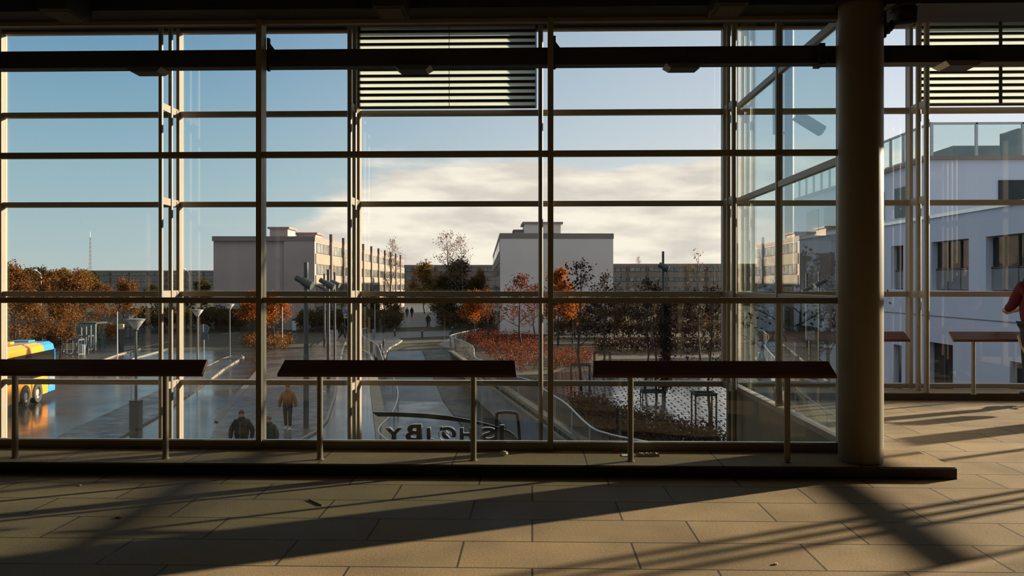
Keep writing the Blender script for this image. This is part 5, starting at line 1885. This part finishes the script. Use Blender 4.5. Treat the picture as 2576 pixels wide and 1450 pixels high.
def person(loc, rot, label, coat, legs, shoe, hairm, h=1.76, stride=0.0, arms=None, bulk=1.0, hood=True, sit=0.0, lean=0.0, head_down=0.0, name='person', group=None):
    """figure facing -y; arms: {'L':(elbow,hand),'R':...} offsets in metres from the shoulder"""
    t = empty(name, (0, 0, 0), label, 'person', group)
    k = h / 1.76
    A = {'L': ((.07, .02, -.29), (.05, -.05, -.55)), 'R': ((-.07, .02, -.29), (-.05, -.05, -.55))}
    if arms:
        A.update(arms)
    hipz = .93 * k
    nd, ed = {}, []
    b = bulk

    def put(key, x, y, z, r, r2=None):
        nd[key] = (x, y, z, r, r2 or r)
    ly = lean
    put('pelvis', 0, sit * .0, hipz, .125, .10)
    put('waist', 0, ly * .2, hipz + .16 * k, .12, .095)
    put('chest', 0, ly * .6, hipz + .36 * k, .14, .11)
    put('neckb', 0, ly * .85, hipz + .53 * k, .06, .06)
    put('neck', 0, ly * .9 - head_down * .04, hipz + .60 * k, .052, .055)
    put('skull', 0, ly - .015 - head_down * .07, hipz + .70 * k, .072, .088)
    put('crown', 0, ly - .005 - head_down * .10, hipz + .80 * k, .055, .066)
    ed += [('pelvis', 'waist'), ('waist', 'chest'), ('chest', 'neckb'), ('neckb', 'neck'), ('neck', 'skull'), ('skull', 'crown')]
    for s, sx in (('L', 1), ('R', -1)):
        sh = Vector((sx * .185 * k, ly * .72, hipz + .47 * k))
        e = sh + Vector(A[s][0]) * k
        w = sh + Vector(A[s][1]) * k
        put('sh' + s, *sh, .058)
        put('el' + s, *e, .042)
        put('wr' + s, *w, .028)
        d = (w - e).normalized()
        pm = w + d * .06
        put('pa' + s, *pm, .034, .018)
        ed += [('chest', 'sh' + s), ('sh' + s, 'el' + s), ('el' + s, 'wr' + s), ('wr' + s, 'pa' + s)]
        side = Vector((0, -1, 0)) - d * (-d.y)
        side.normalize()
        curl = Vector((-sx, 0, 0))
        for i, L in enumerate((.070, .080, .076, .060)):
            base = pm + d * .035 + side * (.027 - .018 * i)
            mid = base + d * L * .5 + curl * .008
            tip = mid + d * L * .42 + curl * .026
            put('f%s%da' % (s, i), *base, .0095)
            put('f%s%db' % (s, i), *mid, .009)
            put('f%s%dc' % (s, i), *tip, .0075)
            ed += [('pa' + s, 'f%s%da' % (s, i)), ('f%s%da' % (s, i), 'f%s%db' % (s, i)), ('f%s%db' % (s, i), 'f%s%dc' % (s, i))]
        tb = pm - d * .02 + side * .035
        put('t%sa' % s, *tb, .011)
        put('t%sb' % s, *(tb + d * .035 + side * .02 + curl * .012), .0095)
        ed += [('pa' + s, 't%sa' % s), ('t%sa' % s, 't%sb' % s)]
        # legs
        hx = sx * .095 * k
        st = stride * sx
        if sit:
            kn = Vector((hx * 1.2, -.30 * sit, hipz - .38 * k))
            an = Vector((hx * 1.3, -.36 * sit, .10))
        else:
            kn = Vector((hx, -.02 - st * .55 - abs(st) * .1, hipz - .43 * k))
            an = Vector((hx, .02 - st * 1.0 + (abs(st) * .25 if st < 0 else 0), .09 + (.06 * abs(st) / .3 if st < 0 else 0)))
        put('hip' + s, hx, 0, hipz - .06 * k, .088)
        put('kn' + s, *kn, .058)
        put('an' + s, *an, .040)
        put('to' + s, an.x, an.y - .13, an.z - .055, .036, .028)
        ed += [('pelvis', 'hip' + s), ('hip' + s, 'kn' + s), ('kn' + s, 'an' + s), ('an' + s, 'to' + s)]
    body = skin('body', nd, ed, M['skin'], t)
    # face: nose, ears and brow grown onto the same mesh
    hc = Vector(nd['skull'][:3])
    fb = MB()
    fb.ball((hc.x, hc.y - .088, hc.z - .005), .016, .8, 1.1, 1.5, 8, 6)
    for sx in (-1, 1):
        fb.ball((hc.x + sx * .076, hc.y + .01, hc.z), .022, .45, .8, 1.3, 8, 6)
    bm = bmesh.new()
    bm.from_mesh(body.data)
    tmp = bpy.data.meshes.new('t')
    tmp.from_pydata(fb.v, [], fb.f)
    bm.from_mesh(tmp)
    bm.to_mesh(body.data)
    bm.free()
    bpy.data.meshes.remove(tmp)
    eyes = MB()
    for sx in (-1, 1):
        eyes.ball((hc.x + sx * .030, hc.y - .080, hc.z + .022), .011, 1.2, .6, .8, 8, 6)
    eyes.build('eyes', M['black'], t)
    MB().ball((hc.x, hc.y - .082, hc.z - .048), .020, 1.2, .4, .3, 8, 6).build('mouth', M['red_plastic'] if False else M['skin'], t)
    # hair cap
    hb = MB().ball((hc.x, hc.y + .018, hc.z + .052), .098, .90, 1.06, .98, 16, 10)
    hb.v = [(x, y, max(z, hc.z + (.045 if y < hc.y - .03 else -.03))) for x, y, z in hb.v]
    hb.build('hair', hairm, t, smooth=True)
    # coat
    cn, ce = {}, []
    grow_ = {'pelvis': (.20 * b, .155 * b), 'waist': (.185 * b, .15 * b), 'chest': (.185 * b, .15 * b), 'neckb': (.095, .095)}
    for q in ('pelvis', 'waist', 'chest', 'neckb'):
        x, y, z = nd[q][:3]
        cn[q] = (x, y, z + (-.06 if q == 'pelvis' else 0), *grow_[q])
    ce += [('pelvis', 'waist'), ('waist', 'chest'), ('chest', 'neckb')]
    for s in 'LR':
        for q, r in (('sh', .088), ('el', .072), ('wr', .054)):
            x, y, z = nd[q + s][:3]
            cn[q + s] = (x, y, z, r * (.5 + .5 * b))
        ce += [('chest', 'sh' + s), ('sh' + s, 'el' + s), ('el' + s, 'wr' + s)]
    skin('jacket', cn, ce, coat, t)
    if hood:
        c = Vector(nd['neck'][:3])
        hd = MB()
        hd.path([(c.x, c.y + .015, c.z - .085), (c.x, c.y + .02, c.z - .03), (c.x, c.y + .03, c.z + .02)], [.125, .115, .09], 16)
        hd.build('hood', coat, t, smooth=True)
    MB().box(-.008, .008, nd['chest'][1] - .155 * b, nd['chest'][1] - .13 * b, nd['pelvis'][2] - .1, nd['neckb'][2] - .03).build('zip', M['brown'], t)
    # trousers
    tn, te = {'pelvis': (*nd['pelvis'][:3], .14, .12)}, []
    for s in 'LR':
        for q, r in (('hip', .105), ('kn', .078), ('an', .066)):
            x, y, z = nd[q + s][:3]
            tn[q + s] = (x, y, z + (.03 if q == 'an' else 0), r)
        te += [('pelvis', 'hip' + s), ('hip' + s, 'kn' + s), ('kn' + s, 'an' + s)]
    skin('trousers', tn, te, legs, t)
    for s in 'LR':
        x, y, z = nd['an' + s][:3]
        sn = {'h': (x, y + .03, z - .035, .052, .045), 'm': (x, y - .06, z - .045, .050, .040), 't': (x, y - .16, z - .052, .044, .032)}
        skin('shoe', sn, [('h', 'm'), ('m', 't')], shoe, t)
    t.location = loc
    t.rotation_euler = (0, 0, rot)
    return t


greyhair = mat('grey_hair', (.12, .11, .10), .7)
p = G(724, 1081, ST + .05)
person(p, .05, 'person in a mustard jacket and dark trousers walking toward the hall', M['coat_yellow'], M['jeans'], M['shoe_white'], M['coat_yellow'], h=1.80, stride=.06, bulk=1.1,
       arms={'L': ((.10, .0, -.28), (.13, -.05, -.54)), 'R': ((-.10, .0, -.28), (-.13, -.05, -.54))})
p = G(608, 1035)
dpt = (EYE - ST - 1.80) / ((1035 - 712) / F)
person(at(608, dpt), .08, 'person in a bulky black coat whose legs are hidden by the sill', M['coat_black'], M['jeans'], M['black'], M['hair'], h=1.80, stride=.08, bulk=1.35,
       arms={'L': ((.15, .02, -.27), (.13, -.06, -.53)), 'R': ((-.15, .02, -.27), (-.14, -.06, -.53))}, head_down=.4)
dpt = (EYE - ST - 1.62) / ((1050 - 712) / F)
person(at(676, dpt), -.1, 'person in a dark green coat half hidden behind the broad inner mullion', M['coat_green'], M['jeans'], M['black'], M['brown'], h=1.62, stride=.08, bulk=1.25,
       arms={'L': ((.11, .02, -.27), (.12, -.08, -.52)), 'R': ((-.11, .02, -.27), (-.12, -.08, -.52))})
p = G(861, 856)
person(p, 1.35, 'person in a dark green jacket striding past the blue path sign', M['coat_green'], M['jeans'], M['black'], M['hair'], h=1.78, stride=.34, bulk=1.0,
       arms={'L': ((.06, -.22, -.20), (.04, -.42, -.12)), 'R': ((-.06, .14, -.26), (-.05, .10, -.50))})
p = G(1036, 800)
person(p, 2.9, 'distant walker in dark clothes, right one of a pair on the park path', M['coat_black'], M['jeans'], M['black'], M['hair'], h=1.85, stride=.2)
p = G(1024, 800)
person(p, 3.2, 'distant walker in dark clothes, left one of a pair on the park path', M['coat_black'], M['jeans'], M['black'], M['hair'], h=1.75, stride=.2)
p = G(1077, 826)
person(p, .2, 'person in a dark coat with a pale cart where the park path starts', M['coat_green'], M['jeans'], M['black'], M['hair'], h=1.82, stride=.2)
# the pale cart beside that person
b = G(1090, 827)
ct = empty('shopping_cart', (b.x, b.y, ST + .04), 'small pale wire cart beside the person at the start of the park path', 'cart')
mb = MB()
for x in (-.22, .22):
    for y in (-.15, .15):
        mb.tube((b.x + x, b.y + y, ST + .12), (b.x + x, b.y + y, ST + .95), .018, .018, 4)
for z in (.2, .4, .6, .8, .95):
    for y in (-.15, .15):
        mb.tube((b.x - .22, b.y + y, ST + z), (b.x + .22, b.y + y, ST + z), .012, .012, 4)
mb.build('wire_frame', M['white'], ct)
for x in (-.2, .2):
    MB().path([(b.x + x, b.y - .17, ST + .12), (b.x + x, b.y - .13, ST + .12)], .08, 10).build('wheel', M['rubber'], ct)

# person leaning on the far rail at the right edge
p = P(2603, 800, 10.62)
pr_ = person((p.x, 10.60, .10), pi + .15, 'person in a crimson coat leaning on the far rail, partly outside the picture', M['coat_red'], M['jeans'], M['black'], M['coat_red'], h=1.82, bulk=1.05, sit=0.0, lean=-.06,
             arms={'L': ((-.015, -.12, -.22), (-.10, -.34, -.30)), 'R': ((.015, -.12, -.22), (.10, -.34, -.30))})
bgx = p.x + .02
bag = empty('shoulder_bag', (bgx, 10.40, .35), 'dark shoulder bag hanging by its strap from the person in the crimson coat', 'bag')
MB().box(bgx + .05, bgx + .42, 10.30, 10.42, .38, .68).build('pouch', M['black'], bag, bevel=.03)
MB().path([P(2562, 845, 10.36), P(2567, 868, 10.36), P(2582, 892, 10.36)], .016, 8).build('strap', M['card'], bag, smooth=True)

# ------------------------------------------------------------------ sky, sun, camera
SUN_AZ, SUN_EL = radians(64.2), radians(13.0)
wd = bpy.data.worlds.new('World')
S.world = wd
wd.use_nodes = True
nt = wd.node_tree
nt.nodes.clear()
L = nt.links.new
out = N(nt, 'ShaderNodeOutputWorld')
bg = N(nt, 'ShaderNodeBackground')
tc = N(nt, 'ShaderNodeTexCoord')
sep = N(nt, 'ShaderNodeSeparateXYZ')
L(tc.outputs['Generated'], sep.inputs[0])


def ramp(stops, interp='LINEAR'):
    r = N(nt, 'ShaderNodeValToRGB')
    r.color_ramp.interpolation = interp
    e = r.color_ramp.elements
    e[0].position, e[0].color = stops[0]
    e[1].position, e[1].color = stops[-1]
    for p_, c_ in stops[1:-1]:
        k_ = e.new(p_)
        k_.color = c_
    return r


K = 1.38
def sk(r, g, b):
    return (lin(r) * K, lin(g) * K, lin(b) * K, 1)


# side away from the sun and side towards it, both by height above the horizon
r0 = ramp([(0.0, sk(182, 190, 188)), (.05, sk(168, 186, 190)), (.12, sk(150, 178, 190)), (.22, sk(122, 160, 184)), (.32, sk(92, 138, 174)), (.5, sk(150, 160, 168)), (1.0, sk(190, 188, 184))])
r1 = ramp([(0.0, sk(246, 234, 218)), (.06, sk(242, 232, 222)), (.14, sk(216, 218, 222)), (.24, sk(196, 204, 216)), (.34, sk(184, 194, 208)), (.5, sk(186, 190, 196)), (1.0, sk(190, 188, 184))])
ab = N(nt, 'ShaderNodeMath', operation='MAXIMUM')
L(sep.outputs['Z'], ab.inputs[0])
ab.inputs[1].default_value = 0.0
L(ab.outputs[0], r0.inputs['Fac'])
L(ab.outputs[0], r1.inputs['Fac'])
# how far round towards the sun
az = N(nt, 'ShaderNodeVectorMath', operation='DOT_PRODUCT')
L(tc.outputs['Generated'], az.inputs[0])
az.inputs[1].default_value = (sin(SUN_AZ), cos(SUN_AZ), 0)
mr = N(nt, 'ShaderNodeMapRange', interpolation_type='SMOOTHSTEP')
mr.inputs['From Min'].default_value = -.10
mr.inputs['From Max'].default_value = .80
L(az.outputs['Value'], mr.inputs['Value'])
mx = N(nt, 'ShaderNodeMix', data_type='RGBA')
L(mr.outputs['Result'], mx.inputs[0])
L(r0.outputs['Color'], mx.inputs[6])
L(r1.outputs['Color'], mx.inputs[7])
# soft cloud bank low over the horizon
mp = N(nt, 'ShaderNodeMapping')
mp.inputs['Scale'].default_value = (3.0, 3.0, 12.0)
mp.inputs['Location'].default_value = (.35, .2, .15)
L(tc.outputs['Generated'], mp.inputs['Vector'])
no = N(nt, 'ShaderNodeTexNoise')
no.inputs['Scale'].default_value = 1.5
no.inputs['Detail'].default_value = 9
no.inputs['Roughness'].default_value = .55
L(mp.outputs['Vector'], no.inputs['Vector'])
band = ramp([(0.0, (.75, .75, .75, 1)), (.07, (.9, .9, .9, 1)), (.12, (.75, .75, .75, 1)), (.155, (.34, .34, .34, 1)), (.20, (.05, .05, .05, 1)), (1, (0, 0, 0, 1))])
L(ab.outputs[0], band.inputs['Fac'])
azc = N(nt, 'ShaderNodeMapRange', interpolation_type='SMOOTHSTEP')
azc.inputs['From Min'].default_value = -.02
azc.inputs['From Max'].default_value = .36
L(az.outputs['Value'], azc.inputs['Value'])
m1 = N(nt, 'ShaderNodeMath', operation='MULTIPLY')
L(band.outputs['Color'], m1.inputs[0])
L(azc.outputs['Result'], m1.inputs[1])
m2 = N(nt, 'ShaderNodeMath', operation='ADD')
L(m1.outputs[0], m2.inputs[0])
L(no.outputs['Fac'], m2.inputs[1])
cm = N(nt, 'ShaderNodeMapRange', interpolation_type='SMOOTHSTEP')
cm.inputs['From Min'].default_value = .86
cm.inputs['From Max'].default_value = 1.06
L(m2.outputs[0], cm.inputs['Value'])
n2 = N(nt, 'ShaderNodeTexNoise')
n2.inputs['Scale'].default_value = 4
n2.inputs['Detail'].default_value = 7
L(mp.outputs['Vector'], n2.inputs['Vector'])
cc_ = ramp([(.36, sk(216, 205, 196)), (.62, sk(250, 238, 222))])
L(n2.outputs['Fac'], cc_.inputs['Fac'])
mx2 = N(nt, 'ShaderNodeMix', data_type='RGBA')
L(cm.outputs['Result'], mx2.inputs[0])
L(mx.outputs[2], mx2.inputs[6])
L(cc_.outputs['Color'], mx2.inputs[7])
L(mx2.outputs[2], bg.inputs['Color'])
bg.inputs['Strength'].default_value = 1.0
L(bg.outputs[0], out.inputs['Surface'])

sl = bpy.data.lights.new('sun', 'SUN')
sl.energy = 15.0
sl.color = (1.0, .84, .62)
sl.angle = radians(.8)
so = bpy.data.objects.new('sun', sl)
C.objects.link(so)
dv = Vector((sin(SUN_AZ) * cos(SUN_EL), cos(SUN_AZ) * cos(SUN_EL), sin(SUN_EL)))
so.rotation_euler = dv.to_track_quat('Z', 'Y').to_euler()
so.location = dv * 60

cd = bpy.data.cameras.new('camera')
cd.sensor_width = 36
cd.lens = F / 2576 * 36
cd.shift_y = -13 / 2576
cd.clip_end = 2000
co = bpy.data.objects.new('camera', cd)
C.objects.link(co)
co.location = (0, 0, EYE)
co.rotation_euler = (radians(90), 0, PSI)
S.camera = co
vs = S.view_settings
vs.view_transform = 'Standard'
vs.look = 'None'
vs.gamma = 1.0
vs.exposure = 0.0
vs.use_curve_mapping = False
S.cycles.transparent_max_bounces = 40
S.cycles.max_bounces = 10
S.cycles.sample_clamp_indirect = 6
